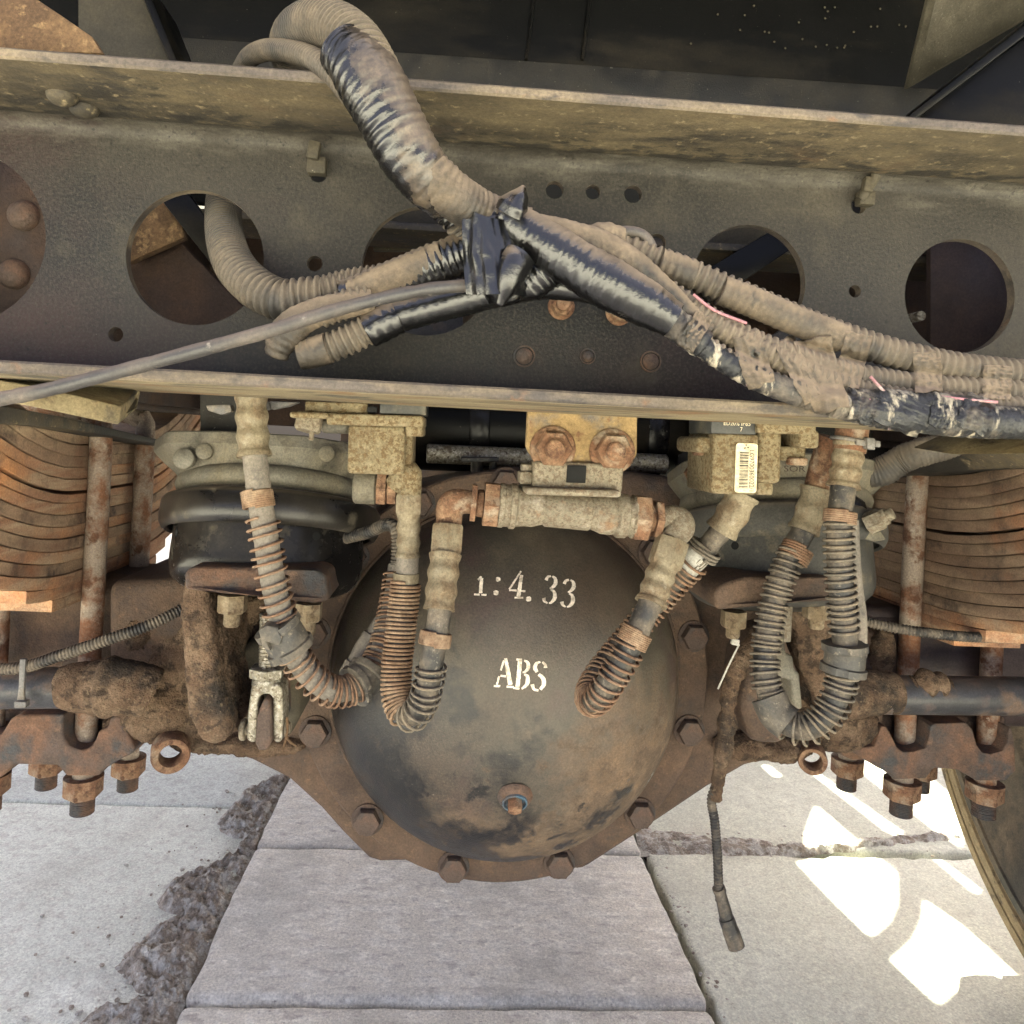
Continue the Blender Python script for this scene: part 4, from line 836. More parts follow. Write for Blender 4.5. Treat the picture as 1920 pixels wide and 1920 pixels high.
b = MB(); b.tube(PP([(538, 1345, .648), (539, 1368, .645), (536, 1385, .643), (530, 1406, .641)]), .0011, 8); b.tube(PP([(537, 1382, .643), (545, 1392, .642), (556, 1398, .642)]), .0011, 8); b.build('split_pin', M['ochre'], sl)
sr = thing('slack_adjuster', 'brown dusty slack adjuster behind the grey hose loop on the right', 'slack adjuster', P(1450, 1400, .72))
b = MB(); b.prism_px([(1398, 1240), (1420, 1190), (1470, 1180), (1500, 1260), (1502, 1350), (1470, 1400), (1410, 1396), (1385, 1330)], .73, .79, .010, 3); b.build('body', M['housing'], sr)
b = MB(); b.prism_px([(1452, 1180), (1470, 1178), (1475, 1228), (1488, 1230), (1490, 1256), (1500, 1262), (1506, 1330), (1488, 1334), (1484, 1276), (1456, 1270)], .68, .71, .003, 3); b.build('clevis', M['cast'], sr)
b = MB(); b.tube([P(1470, 1130, .69), P(1466, 1200, .69)], .0077, 18); b.build('push_rod', M['alug'], sr)
# ================================================================ valves below the crossmember
def pbox(mb, x0, y0, x1, y1, Y0, Y1, bev=.002): return mb.prism_px([(x0, y0), (x1, y0+(x1-x0)*.03), (x1-(y1-y0)*.03, y1+(x1-x0)*.03), (x0-(y1-y0)*.03, y1)], Y0, Y1, bev, 3)
# middle valve: plate, body, horizontal twin-port tube, elbows
tv = thing('double_check_valve', 'speckled aluminium twin port valve on rusty plate, below the middle of the crossmember', 'valve', P(1080, 960, .585))
b = MB(); b.prism_px([(990, 760), (1196, 768), (1195, 852), (1188, 864), (1176, 871), (1100, 869), (1010, 863), (994, 852), (986, 838)], .573, .582, .002); b.build('bracket_plate', mat('ochre_valve_plate', (.30, .20, .09), .9, 0, [((.40, .27, .12), 22, .42, .6, .95), ((.17, .15, .13), 26, .52, .62, .8), ((.20, .10, .05), 60, .58, .66, .9)], (420, .0012, .9), .3, 20), tv)
for px, py in ((1036, 841), (1147, 846)):
    c = P(px, py, .573); b = MB(); b.lathe([(.0172, 0), (.0172, -.002), (.016, -.0035), (.0135, -.004)], c, (0, 1, 0), 28); b.hexa(c+Vector((0, -.003, 0)), (0, -1, 0), .0245, .010, .16); b.cyl(c+Vector((0, -.010, 0)), c+Vector((0, -.0185, 0)), .0072, 20, .0012); b.build('nut', M['rust'], tv)
b = MB(); b.prism_px([(1001, 864), (1171, 870), (1167, 926), (1030, 920), (1000, 918)], .566, .60, .003, 3)
b.build('upper_body', M['alug'], tv)
b = MB(); b.prism_px([(1064, 872), (1100, 873), (1098, 906), (1062, 905)], .5645, .5665, .0005); b.build('window', M['hole'], tv)
b = MB(); pbox(b, 985, 914, 1166, 928, .555, .615, .003); pbox(b, 975, 884, 1000, 908, .575, .60, .002); pbox(b, 979, 870, 998, 886, .58, .595, .001); b.build('joint_flange', M['alug'], tv)
A0, A1 = P(905, 944, .585), P(1222, 972, .585); AX = (A1-A0).normalized(); LT = (A1-A0).length; q = .585/FPX
def tl(px): return (px-905)*q*1.004
b = MB(); b.lathe([(r*q, tl(x)) for r, x in ((39, 934), (42, 936), (42, 944), (40, 946), (40, 955), (43, 957), (43, 966), (38, 970), (36, 985), (36, 1000), (32, 1012), (30, 1020), (33, 1024), (34, 1105), (31, 1110), (33, 1118), (38, 1130), (38, 1150), (36, 1155), (42, 1160), (42, 1176), (38, 1179), (38, 1186), (41, 1188), (41, 1192))], A0, AX, 48); b.build('tube_body', M['alug'], tv)
b = MB(); b.hexa(A0+AX*tl(907), AX, 78*q, tl(936)-tl(907), .1); b.build('port_nut', M['rust'], tv)
b = MB(); b.hexa(A0+AX*tl(1190), AX, 80*q, tl(1220)-tl(1190), .1); b.build('port_nut', M['rust'], tv)
b = MB(); b.hexa(A0+AX*tl(883), AX, 66*q, tl(893)-tl(883), .1); b.cyl(A0+AX*tl(893), A0+AX*tl(908), 26*q); b.build('lock_nut', M['rust'], tv)
b = MB(); b.hexa(A0+AX*tl(1230), AX, 66*q, tl(1244)-tl(1230), .1); b.cyl(A0+AX*tl(1219), A0+AX*tl(1231), 26*q); b.build('lock_nut', M['rust'], tv)
def elbow(par, pts, r, mts, name='elbow'):
    b = MB(); b.tube(PP(pts), r, 28, .0015); return b.build(name, mts, par, sharp=60)
elbow(tv, [(886, 942, .585), (862, 941, .585), (848, 945, .585), (843, 958, .585), (842, 975, .585), (840, 992, .585)], [.0085, .0095, .0105, .0105, .0098, .0098], M['rust'])
elbow(tv, [(1240, 973, .585), (1262, 973, .585), (1274, 980, .583), (1274, 992, .580), (1266, 1006, .577), (1260, 1016, .575)], [.0092, .0105, .0112, .0112, .0098, .0095], M['alug'])

# left relay valve
lv = thing('relay_valve', 'tan speckled box valve above the left brake chamber, rusty ports below', 'valve', P(710, 895, .58), 'box valves under the crossmember')
b = MB(); pbox(b, 653, 796, 760, 888, .575, .64, .003); b.build('body', M['alu'], lv)
b = MB(); pbox(b, 758, 808, 774, 888, .585, .64, .002); pbox(b, 612, 774, 794, 796, .57, .64, .002); pbox(b, 760, 796, 793, 818, .575, .635, .002); b.build('upper_flange', M['alu'], lv)
b = MB(); pbox(b, 572, 752, 690, 775, .578, .64, .0015); b.build('cover', M['alu'], lv)
b = MB(); pbox(b, 712, 754, 799, 776, .574, .63, .001); b.build('solenoid_block', M['blackpl'], lv)
b = MB(); pbox(b, 689, 762, 707, 773, .5735, .576, .0004); b.build('socket', M['hole'], lv)
b = MB(); pbox(b, 542, 771, 616, 783, .565, .60, .003); b.build('lug', M['alu'], lv)
c = P(577, 797, .585); b = MB(); b.hexa(c+Vector((.002, 0, .008)), (-.15, -.2, -1), .018, .013); b.cyl(c+Vector((.004, -.004, -.004)), c+Vector((.004, -.006, -.011)), .0018, 10); b.build('bolt', M['alug'], lv)
b = MB(); pbox(b, 600, 785, 655, 812, .60, .64, .004); b.build('side_port', M['cast'], lv)
b = MB(); b.cyl(P(664, 912, .61), P(708, 914, .61), .0135); b.build('port', M['cast'], lv)
b = MB(); a, c = P(708, 914, .605), P(726, 915, .605); b.hexa(a, c-a, .0245, (c-a).length, .08); c2 = P(745, 916, .605); b.hexa(P(728, 915, .605), c2-c, .0235, (c2-c).length*.9, .08); b.build('port_nut', M['rust'], lv)
elbow(lv, [(742, 912, .595), (756, 895, .592), (766, 886, .59), (770, 892, .59), (769, 910, .59), (767, 930, .59)], [.009, .0098, .0092, .0085, .0088, .0090], M['alu'])

# right relay valve with the label
rv = thing('relay_valve', 'tan speckled box valve with barcode label, above the right brake chamber', 'valve', P(1400, 930, .58), 'box valves under the crossmember')
b = MB(); pbox(b, 1338, 812, 1424, 926, .575, .64, .003); b.build('body', M['alu'], rv)
b = MB(); pbox(b, 1422, 806, 1468, 906, .58, .64, .004); pbox(b, 1420, 896, 1451, 928, .585, .635, .002); b.build('side_body', M['alu'], rv)
b = MB(); pbox(b, 1308, 818, 1342, 849, .582, .64, .004); b.build('lug', M['alu'], rv)
b = MB(); pbox(b, 1421, 782, 1532, 812, .57, .64, .002); pbox(b, 1500, 806, 1538, 840, .574, .63, .003); pbox(b, 1462, 836, 1512, 864, .59, .64, .002); b.build('upper_flange', M['alu'], rv)
b = MB(); pbox(b, 1334, 780, 1419, 813, .5745, .63, .0012); b.build('solenoid_block', M['blackpl'], rv)
c = P(1300, 842, .60); b = MB(); b.cyl(c, c+Vector((.008, 0, 0)), .005); b.build('stud', M['rust'], rv)
c = P(1494, 858, .59); b = MB(); b.cyl(c, c+Vector((0, 0, -.006)), .008); b.build('stud', M['rust'], rv)
YL = .5735
lb = MB(); pts = []
cx0, cx1, cy0, cy1 = 1379, 1420, 831, 924
for (ax_, ay_, a0) in ((cx1-6, cy0+6, -90), (cx1-6, cy1-6, 0), (cx0+6, cy1-6, 90), (cx0+6, cy0+6, 180)):
    for k in range(6): th = R(a0+90*k/5); pts.append((ax_+6*math.cos(th), ay_+6*math.sin(th)))
rotpx = lambda x, y: (1399+(x-1399)-(y-878)*.035, 878+(y-878)+(x-1399)*.03)
lb.prism([P(*rotpx(x, y), YL) for x, y in pts], (0, .0012, 0), .0003, 1); lab_o = lb.build('label', M['label'], rv)
def text_mesh(txt, size):
    cu = bpy.data.curves.new('text', 'FONT'); cu.body = txt; cu.size = size; cu.resolution_u = 3
    ob = bpy.data.objects.new('text', cu); COL.objects.link(ob)
    dg = bpy.context.evaluated_depsgraph_get(); me = bpy.data.meshes.new_from_object(ob.evaluated_get(dg))
    v = [x.co.copy() for x in me.vertices]; f = [list(p.vertices) for p in me.polygons]
    bpy.data.objects.remove(ob); bpy.data.meshes.remove(me); bpy.data.curves.remove(cu); return v, f
def put_text(mb, txt, px, py, Y, pw, ph, ang):             # text whose left baseline sits at the pixel, ang clockwise degrees
    v, f = text_mesh(txt, 1); xs_ = max(q.x for q in v); x0 = min(q.x for q in v); ys_ = max(q.y for q in v)
    ca, sa = math.cos(R(ang)), math.sin(R(ang)); out = []
    for q in v:
        a = (q.x-x0)/(xs_-x0)*pw; c = q.y/ys_*ph
        out.append(P(px+a*ca+c*sa, py+a*sa-c*ca, Y))
    mb.add(out, f)
tx = MB(); put_text(tx, 'LG9700360022/1', 1406, 844, YL-.0005, 77, 8.5, 91); tx.build('label_print', M['ink'], rv, sharp=80)
bc = MB(); random.seed(11); y = 848
while y < 916:
    h = random.choice((.9, .9, 1.6, 2.4)); bc.add([P(*rotpx(1386.5, y), YL-.0004), P(*rotpx(1403, y), YL-.0004), P(*rotpx(1403, y+h), YL-.0004), P(*rotpx(1386.5, y+h), YL-.0004)], [[0, 1, 2, 3]]); y += h+random.choice((.9, 1.1, 2.0))
for k in range(3):
    th = R(90+120*k+8); cxp, cyp = rotpx(1398, 838)
    e = lambda r, a: (cxp+r*math.cos(th+a), cyp-r*math.sin(th+a))
    bc.add([P(*e(.8, 0), YL-.0004), P(*e(4.6, .42), YL-.0004), P(*e(5.2, 0), YL-.0004), P(*e(4.6, -.42), YL-.0004)], [[0, 1, 2, 3]])
bc.build('barcode', M['ink'], rv, sharp=80)
ed = MB(); put_text(ed, 'ED20% IP65', 1357, 797, .5739, 50, 8, 2); put_text(ed, '7', 1388, 809, .5739, 4, 8, 2); ed.build('block_print', M['label'], rv, sharp=80)
so_ = MB(); put_text(so_, 'SOR', 1470, 884, .6655, 40, 11, 1)
so_.build('cast_lettering', M['rustplate'], cr, sharp=80)
# ================================================================ air hoses with spring guards
def ribbed(par, pts, r, m, name='crimped_fitting', nb=3):
    b = MB(); p, L = smooth_path(PP(pts), .001)
    def rf(rr, l, th, q):
        u = l/L; bump = .06*math.cos(2*math.pi*nb*u); lob = .025*math.cos(8*th)*(1 if .1 < u < .9 else 0)
        return rr*(.97+bump+lob)*(1.05 if u > .9 else 1)
    b.tube(PP(pts), r, 32, .0008, rf=rf); return b.build(name, m, par, sharp=70)
def hexnut(par, a, c, af, m, name='union_nut'):
    b = MB(); a = P(*a); c = P(*c); L = (c-a).length; r = af/math.sqrt(3)
    b.lathe([(r*.93, 0), (r, L*.1), (r, L*.9), (r*.93, L)], a, c-a, 6); return b.build(name, m, par)
def sleeve(par, pts, r, m, name): b = MB(); b.tube(PP(pts), r, 24, .002); return b.build(name, m, par, sharp=60)
def braid(rr, l, th, p): return rr*(1+.02*math.sin(th*14+l*500)+.012*noise.noise(p*400))
def hose(par, pts, r, m): b = MB(); b.tube(PP(pts), r, 28, .0018, rf=braid); return b.build('hose', m, par, sharp=80)
def guard(par, pts, cr, wr, pitch, m, t0, t1, jit=.5): b = MB(); b.coil(PP(pts), cr, wr, pitch, 7, t0, t1, jit); return b.build('spring_guard', m, par, sharp=80)
def wrap(par, pts, cr, wr, m, turns): 
    b = MB(); p = PP(pts); L = smooth_path(p, .001)[1]; b.coil(p, cr, wr, L/turns, 7); return b.build('wire_wrap', m, par, sharp=80)
def clip(par, pts, r, m, n=2, saw=True):
    b = MB(); p, L = smooth_path(PP(pts), .001)
    def rf(rr, l, th, q):
        u = l/L; ring = 1.13 if (u < .24 or u > .76) else 1.0
        notch = 1-.09*(1 if (math.sin(th*3) > .86) else 0)*(1 if (u < .24 or u > .76) else .0)
        return rr*ring*notch
    b.tube(PP(pts), r, 48, .0009, rf=rf); return b.build('clip', m, par, sharp=35)

# 1. long hose from top left, sweeping below the left chamber
h = thing('air_hose', 'long air hose with rusty wire coil hanging before the left brake chamber', 'air hose', P(620, 1295, .6), 'air hoses hanging under the crossmember')
ribbed(h, [(471, 744, .585), (473, 800, .583), (477, 856, .58)], .0118, M['fit'])
P1 = [(476, 840, .58), (482, 890, .578), (488, 940, .576), (499, 1010, .574), (512, 1090, .573), (527, 1155, .575), (546, 1212, .578), (578, 1262, .583), (620, 1292, .59), (662, 1288, .60), (696, 1255, .612), (722, 1200, .625), (738, 1130, .64), (748, 1060, .65)]
hose(h, P1, .0089, M['hosed'])
wrap(h, [(481, 920, .577), (486, 951, .5755)], .0108, .0012, M['coilo'], 8)
guard(h, P1, .0117, .00105, .0069, M['coil'], .155, .60); guard(h, P1, .0116, .00105, .0040, M['coil'], .60, .98)
clip(h, [(518, 1170, .572), (534, 1196, .574), (549, 1222, .576)], .0155, M['plastic'])
b = MB(); b.prism_px([(484, 1182), (500, 1172), (520, 1176), (530, 1196), (524, 1212), (500, 1204), (508, 1222), (492, 1216)], .555, .575, .002); b.build('clip_tab', M['plastic'], h)
clip(h, [(664, 1288, .60), (680, 1276, .606), (694, 1258, .612)], .0150, M['plastic'])
# 2. loop from the left valve to the middle valve
h = thing('air_hose', 'orange rusty coil hose looping between the left box valve and the middle valve', 'air hose', P(770, 1340, .58), 'air hoses hanging under the crossmember')
hexnut(h, (767, 926, .59), (766, 964, .59), .0185, M['fit'])
ribbed(h, [(766, 962, .59), (766, 1000, .59), (765, 1044, .59)], .0088, M['fit'])
sleeve(h, [(765, 1040, .59), (763, 1084, .59)], .0085, M['hosed'], 'sleeve')
sleeve(h, [(762, 1074, .59), (761, 1092, .59)], .0098, M['fit'], 'collar')
P2 = [(762, 1080, .59), (757, 1130, .588), (750, 1190, .584), (744, 1250, .580), (744, 1300, .575), (757, 1334, .568), (778, 1336, .560), (795, 1310, .555), (805, 1270, .552), (812, 1225, .552), (820, 1180, .554), (826, 1135, .556)]
hose(h, P2, .0085, M['rubber'])
guard(h, P2, .0108, .0012, .0031, M['coilo'], .02, .52, .15); guard(h, P2, .0108, .00105, .0058, M['coilg'], .54, .80)
wrap(h, [(814, 1210, .5525), (818, 1186, .554)], .0107, .0011, M['coilo'], 9)
ribbed(h, [(823, 1144, .556), (829, 1095, .562), (835, 1040, .570)], .0112, M['fit'])
sleeve(h, [(834, 1046, .57), (836, 1032, .572)], .0085, M['fit'], 'collar')
hexnut(h, (836, 1038, .575), (840, 984, .58), .0225, M['fit'])
# 3. loop from the middle valve to the right valve
h = thing('air_hose', 'air hose loop with coil guard between the middle valve and the barcode valve', 'air hose', P(1110, 1320, .58), 'air hoses hanging under the crossmember')
hexnut(h, (1261, 1012, .575), (1245, 1062, .57), .0225, M['fit'])
ribbed(h, [(1247, 1056, .57), (1232, 1095, .565), (1220, 1132, .56)], .0112, M['fit'])
P3 = [(1222, 1125, .56), (1207, 1158, .558), (1190, 1195, .556), (1168, 1236, .556), (1142, 1278, .558), (1122, 1306, .566), (1108, 1312, .580), (1106, 1298, .594), (1120, 1268, .605), (1150, 1228, .615), (1190, 1178, .622), (1230, 1130, .625), (1270, 1085, .62), (1310, 1045, .612), (1348, 1000, .605), (1378, 958, .60)]
hose(h, P3, .0087, M['rubber'])
wrap(h, [(1196, 1182, .557), (1183, 1208, .556)], .0107, .0011, M['coilo'], 8)
guard(h, P3, .0108, .00105, .0055, M['coil'], .115, .38); guard(h, P3, .0112, .0011, .0050, M['coil'], .38, .83)
wrap(h, [(1314, 1040, .611), (1326, 1024, .609)], .0128, .0013, M['coilg'], 3)
sleeve(h, [(1288, 1066, .617), (1318, 1034, .611)], .0096, M['pale'], 'paper_sleeve')
ribbed(h, [(1352, 996, .604), (1372, 966, .601), (1392, 926, .60)], .0130, M['fit'], nb=2)
# 4. the pair at the right: one loop
h = thing('air_hose', 'grey coil guarded hose making a deep loop before the right brake chamber', 'air hose', P(1500, 1370, .58), 'air hoses hanging under the crossmember')
sleeve(h, [(1600, 775, .585), (1597, 812, .584), (1592, 846, .583)], .0122, M['rust'], 'rusty_pipe')
ribbed(h, [(1593, 830, .583), (1588, 870, .582), (1581, 914, .58)], .0118, M['fit'])
P4 = [(1583, 895, .58), (1578, 940, .578), (1574, 985, .576), (1574, 1040, .575), (1577, 1100, .574), (1582, 1160, .574), (1584, 1220, .574), (1578, 1275, .574), (1556, 1330, .575), (1520, 1362, .578), (1480, 1358, .585), (1450, 1325, .594), (1436, 1270, .60), (1436, 1215, .605), (1446, 1150, .608), (1462, 1092, .61), (1482, 1042, .612), (1504, 1000, .614), (1520, 960, .615)]
hose(h, P4, .0092, M['rubber'])
wrap(h, [(1576, 958, .577), (1574, 980, .576)], .0112, .0012, M['coil'], 6)
guard(h, P4, .0108, .0012, .0054, M['coilg'], .075, .30, .4); guard(h, P4, .0118, .0011, .0056, M['coilg'], .34, .60, .5); guard(h, P4, .0110, .0012, .0050, M['coilg'], .62, .92, .6)
clip(h, [(1584, 1206, .574), (1584, 1232, .574), (1580, 1262, .574)], .0148, M['plastic'])
sleeve(h, [(1478, 1357, .5855), (1456, 1338, .591), (1441, 1306, .596)], .0138, M['plastic'], 'clip')
wrap(h, [(1485, 1050, .6118), (1498, 1024, .613)], .0118, .0012, M['coil'], 6)
ribbed(h, [(1506, 996, .614), (1520, 960, .615), (1532, 915, .615)], .0124, M['fit'], nb=2)
sleeve(h, [(1531, 922, .615), (1543, 872, .615), (1560, 820, .61)], .0105, M['rust'], 'elbow')
b = MB(); b.tube(PP([(1596, 975, .60), (1600, 1050, .60), (1604, 1100, .60), (1612, 1160, .60), (1612, 1230, .602)]), .0055, 16, .004); b.build('side_sleeve', M['hosed'], h)
zt_ = MB(); zt_.tube([P(1594, 826, .584)+Vector((math.cos(a*.2618)*.0135, math.sin(a*.2618)*.0135, -.002*math.cos(a*.2618))) for a in range(25)], .0016, 8); zt_.prism_px([(1606, 823), (1630, 826), (1630, 838), (1606, 834)], .568, .571, .0008); zt_.prism_px([(1626, 820), (1642, 822), (1642, 844), (1626, 842)], .566, .573, .001); zt_.prism_px([(1641, 826), (1652, 827), (1652, 839), (1641, 838)], .567, .571, .001)
tag(zt_.build('cable_tie', M['ptie']), 'grey cable tie round the rusty pipe at the right', 'cable tie')

# small pipe fittings behind the lower flange at the left
sm = MB(); sm.prism_px([(385, 760), (432, 758), (434, 772), (415, 778), (390, 770)], .59, .60, .001); sm.prism_px([(448, 750), (500, 752), (498, 768), (450, 766)], .588, .61, .002); sm.prism_px([(505, 752), (560, 754), (540, 762), (508, 768)], .60, .61, .001)
tag(sm.build('tie_end', M['ptie']), 'torn grey plastic tie ends above the long left hose', 'cable tie')

# ================================================================ thin corrugated sensor cables
def corr(lab, pts, r, pitch=.0032, name='sensor_cable', extra=None):
    t = thing(name, lab, 'cable', P(*pts[0]), 'sensor cables')
    b = MB(); b.corrugated(PP(pts), r, pitch, .10, 14); b.build('conduit', M['rubber'], t, sharp=60); return t
t = corr('thin corrugated cable crossing the reddish left spring seat', [(-40, 1254, .745), (40, 1252, .745), (110, 1230, .745), (200, 1200, .75), (280, 1172, .76), (345, 1140, .775)], .0052)
b = MB(); b.prism_px([(36, 1236), (48, 1236), (44, 1300), (46, 1322), (30, 1322), (34, 1290)], .738, .742, .001); b.prism_px([(26, 1316), (48, 1316), (48, 1328), (26, 1328)], .734, .742, .001); b.build('tie', M['ptie'], t)
corr('thin corrugated cable running right before the two right u-bolt rods', [(1600, 1160, .775), (1660, 1174, .76), (1720, 1184, .75), (1800, 1193, .745), (1880, 1196, .745), (1970, 1198, .745)], .0048)
t = corr('corrugated sensor wire curving down to a plug beside the dome, left', [(640, 1010, .70), (690, 998, .68), (722, 984, .665), (742, 992, .655), (746, 1030, .65), (740, 1080, .645), (728, 1130, .64), (716, 1165, .635)], .0052, .0030)
b = MB(); b.tube(PP([(718, 1158, .635), (705, 1180, .632), (692, 1205, .63)]), [.0055, .0062, .0058], 16, .003); b.tube(PP([(698, 1190, .63), (680, 1222, .628), (664, 1256, .626)]), [.0075, .0082, .0082, .0085], 16, .003); b.tube(PP([(668, 1245, .626), (655, 1268, .625)]), [.0092, .0092], 16, .003); b.build('connector', M['hosed'], t)
t = thing('sensor_cable', 'muddy cable hanging free below the axle with open connector end', 'cable', P(1380, 1780, .72), 'sensor cables')
PH = [(1425, 1190, .73), (1400, 1222, .725), (1378, 1260, .72), (1366, 1310, .72), (1362, 1370, .72), (1352, 1430, .72), (1340, 1500, .72)]
b = MB(); b.tube(PP(PH), [.0085, .0095, .0085, .0068, .0085, .0070, .0052], 20, .002, rf=rough(.30, 120)); b.build('mud_coat', M['mud'], t, sharp=80)
PL = [(1344, 1470, .72), (1334, 1500, .72), (1340, 1540, .72), (1345, 1600, .72), (1347, 1650, .72), (1350, 1690, .72)]
b = MB(); b.corrugated(PP(PL), .0041, .0030, .10, 14); b.build('conduit', M['rubber'], t, sharp=60)
b = MB(); b.tube(PP([(1347, 1664, .72), (1350, 1672, .72)]), [.0062, .0062], 16, .002); b.tube(PP([(1349, 1668, .72), (1360, 1712, .718), (1364, 1728, .717)]), [.0052, .0060, .0068], 18, .003)
a, c = P(1362, 1722, .717), P(1381, 1776, .712); b.lathe([(.0074, 0), (.0076, .004), (.0074, .008), (.0080, .012), (.0080, (c-a).length), (.0066, (c-a).length), (.0060, (c-a).length-.012), (0, (c-a).length-.013)], a, c-a, 28); b.build('connector', M['rubber'], t)
b = MB(); b.tube(PP([(1386, 1208, .71), (1366, 1248, .708), (1346, 1292, .706)]), .0009, 8); b.prism_px([(1374, 1198), (1388, 1200), (1386, 1212), (1372, 1209)], .708, .713, .0008); b.build('tie', M['pale'], t)
t = thing('sensor_cable', 'dusty wrapped cable rising to the right above the right spring', 'cable', P(1640, 890, .68), 'sensor cables')
b = MB(); b.tube(PP([(1600, 890, .70), (1650, 885, .69), (1690, 862, .68), (1720, 850, .67), (1770, 836, .66), (1830, 812, .65), (1900, 790, .64)]), [.0125, .0135, .0125, .0128, .0120, .0115], 24, .0012, rf=lambda rr, l, th, p: rr*(1+.04*math.sin(l*1900)+.07*noise.noise(p*90))); b.build('conduit', M['conduit'], t, sharp=80)
# ================================================================ taped wiring harness in front of the crossmember
har = thing('wiring_harness', 'taped bundle of corrugated conduits draped over the crossmember and along to the right', 'wiring harness', P(930, 540, .42))
STR = []
def rec(pts, r):
    p, L = smooth_path(PP(pts), .003)
    for i, q in enumerate(p): STR.append((q, lerp_list(r, i/(len(p)-1)) if isinstance(r, (list, tuple)) else r))
def con(pts, r, pitch=.0042, amp=.085, name='conduit', m='conduit'):
    rec(pts, r); b = MB(); b.corrugated(PP(pts), r, pitch, amp, 24); return b.build(name, M[m], har, sharp=60)
def tape(pts, r, m='tape', ridge=.035, fq=70, pit=.0045, name='tape_wrap', fold=.05, seg=40):
    rec(pts, r); sd = random.random()*50
    def rf(rr, l, th, p):
        n1 = noise.noise(p*fq+Vector((sd, 0, 0))); g_ = max(0, noise.noise(p*42+Vector((0, sd, 0)))+.25)
        rd = math.sin(2*math.pi*l/pit*(1+.15*noise.noise(p*9))+2.6*noise.noise(p*45)+1.2*math.sin(th+sd))
        fo = abs(noise.noise(Vector((l*520+2.0*math.sin(th+sd), th*1.3, sd))))
        return rr*(1+ridge*1.1*rd*(.25+g_)+fold*n1+.055*fo-.02)
    b = MB(); b.tube(PP(pts), r, seg, .0007, rf=rf); return b.build(name, M[m], har, sharp=80)
_c = P(736, 232, .388)-P(930, 540, .42); _k = 15.0       # brown dust lies along the upper right side of the slanting wrap
M['tapeside'] = mat('dust_sided_tape', (.006, .006, .006), .2, 0, [((.135, .10, .066), 60, .46, .66, .55, (1, 1, 1), (.85*_k, 0, .52*_k, -_k*(.85*_c.x+.52*_c.z)+.02)), ((.34, .29, .23), 60, .70, .76, .85)], (170, .0014, .4), .3, 30, .7)
# big conduit arching over the flange, then taped together with the thin one
con([(552, 128, .53), (544, 96, .50), (552, 66, .47), (582, 46, .44), (625, 48, .415), (668, 78, .398), (700, 130, .390), (722, 180, .390)], .0120, .0038)
con([(448, 140, .55), (468, 108, .51), (500, 94, .475), (545, 97, .44), (590, 112, .414), (625, 138, .400), (660, 180, .392)], .0058, .0034)
tape([(642, 92, .394), (676, 128, .390), (708, 178, .388), (736, 232, .388), (766, 288, .390), (800, 334, .396), (838, 372, .405)], [.0135, .0160, .0166, .0163, .0157, .0147, .0125], 'tapeside', .026, 60, .0048)
tape([(784, 296, .392), (812, 332, .393), (846, 364, .398), (890, 392, .405), (940, 412, .410), (985, 428, .411)], [.0105, .0120, .0120, .0115, .0112, .0108], 'tapedust', .03, 70, .004)
con([(772, 300, .404), (800, 336, .408), (838, 384, .414), (872, 424, .420), (905, 460, .425)], .0090, .0036)
tape([(806, 336, .404), (836, 372, .408), (866, 402, .412)], [.0112, .0118, .0112], 'tape', .06, 80, .0036)
# conduit that comes out of the round hole
con([(430, 340, .60), (420, 375, .56), (420, 430, .52), (436, 490, .475), (474, 535, .452), (525, 562, .442), (570, 560, .440), (610, 556, .439)], .0112, .0044, .09)
con([(560, 562, .440), (610, 552, .440), (660, 540, .440), (720, 532, .438), (780, 520, .436)], .0090, .0036)
con([(540, 575, .441), (600, 545, .442), (660, 528, .442), (730, 520, .440)], .0072, .0034)
tape([(640, 552, .432), (700, 536, .430), (760, 516, .428), (820, 494, .425), (880, 474, .423), (930, 468, .42)], [.0072, .0095, .0108, .0115, .0118, .0115], 'tape', .05, 70, .0042)
tape([(655, 548, .428), (710, 530, .426), (770, 508, .424), (830, 482, .422)], [.006, .0082, .0090, .0088], 'tapedust', .03, 70, .0042)
# lower pair
tape([(518, 668, .430), (528, 640, .428), (556, 606, .426), (600, 584, .425), (650, 572, .424), (700, 562, .424)], [.0062, .0095, .0085, .0078, .0074, .0070], 'tapedust', .05, 60, .004)
con([(600, 588, .427), (650, 570, .426), (700, 556, .426)], .0078, .0038)
con([(568, 664, .430), (610, 655, .429), (660, 634, .428), (710, 608, .427), (760, 588, .427)], .0078, .0040, .10)
tape([(560, 668, .429), (585, 662, .429), (616, 652, .428)], [.0075, .0085, .0086], 'tapedust', .02, 60, .004)
tape([(690, 622, .427), (722, 605, .426), (746, 594, .426)], [.0092, .0100, .0098], 'tape', .03, 60, .006)
tape([(740, 594, .427), (800, 578, .426), (860, 562, .425), (930, 545, .422), (1000, 534, .418), (1060, 538, .416), (1120, 552, .415), (1190, 582, .414)], [.0090, .0092, .0095, .0095, .0085, .0075, .006, .004], 'tape', .025, 70, .005)
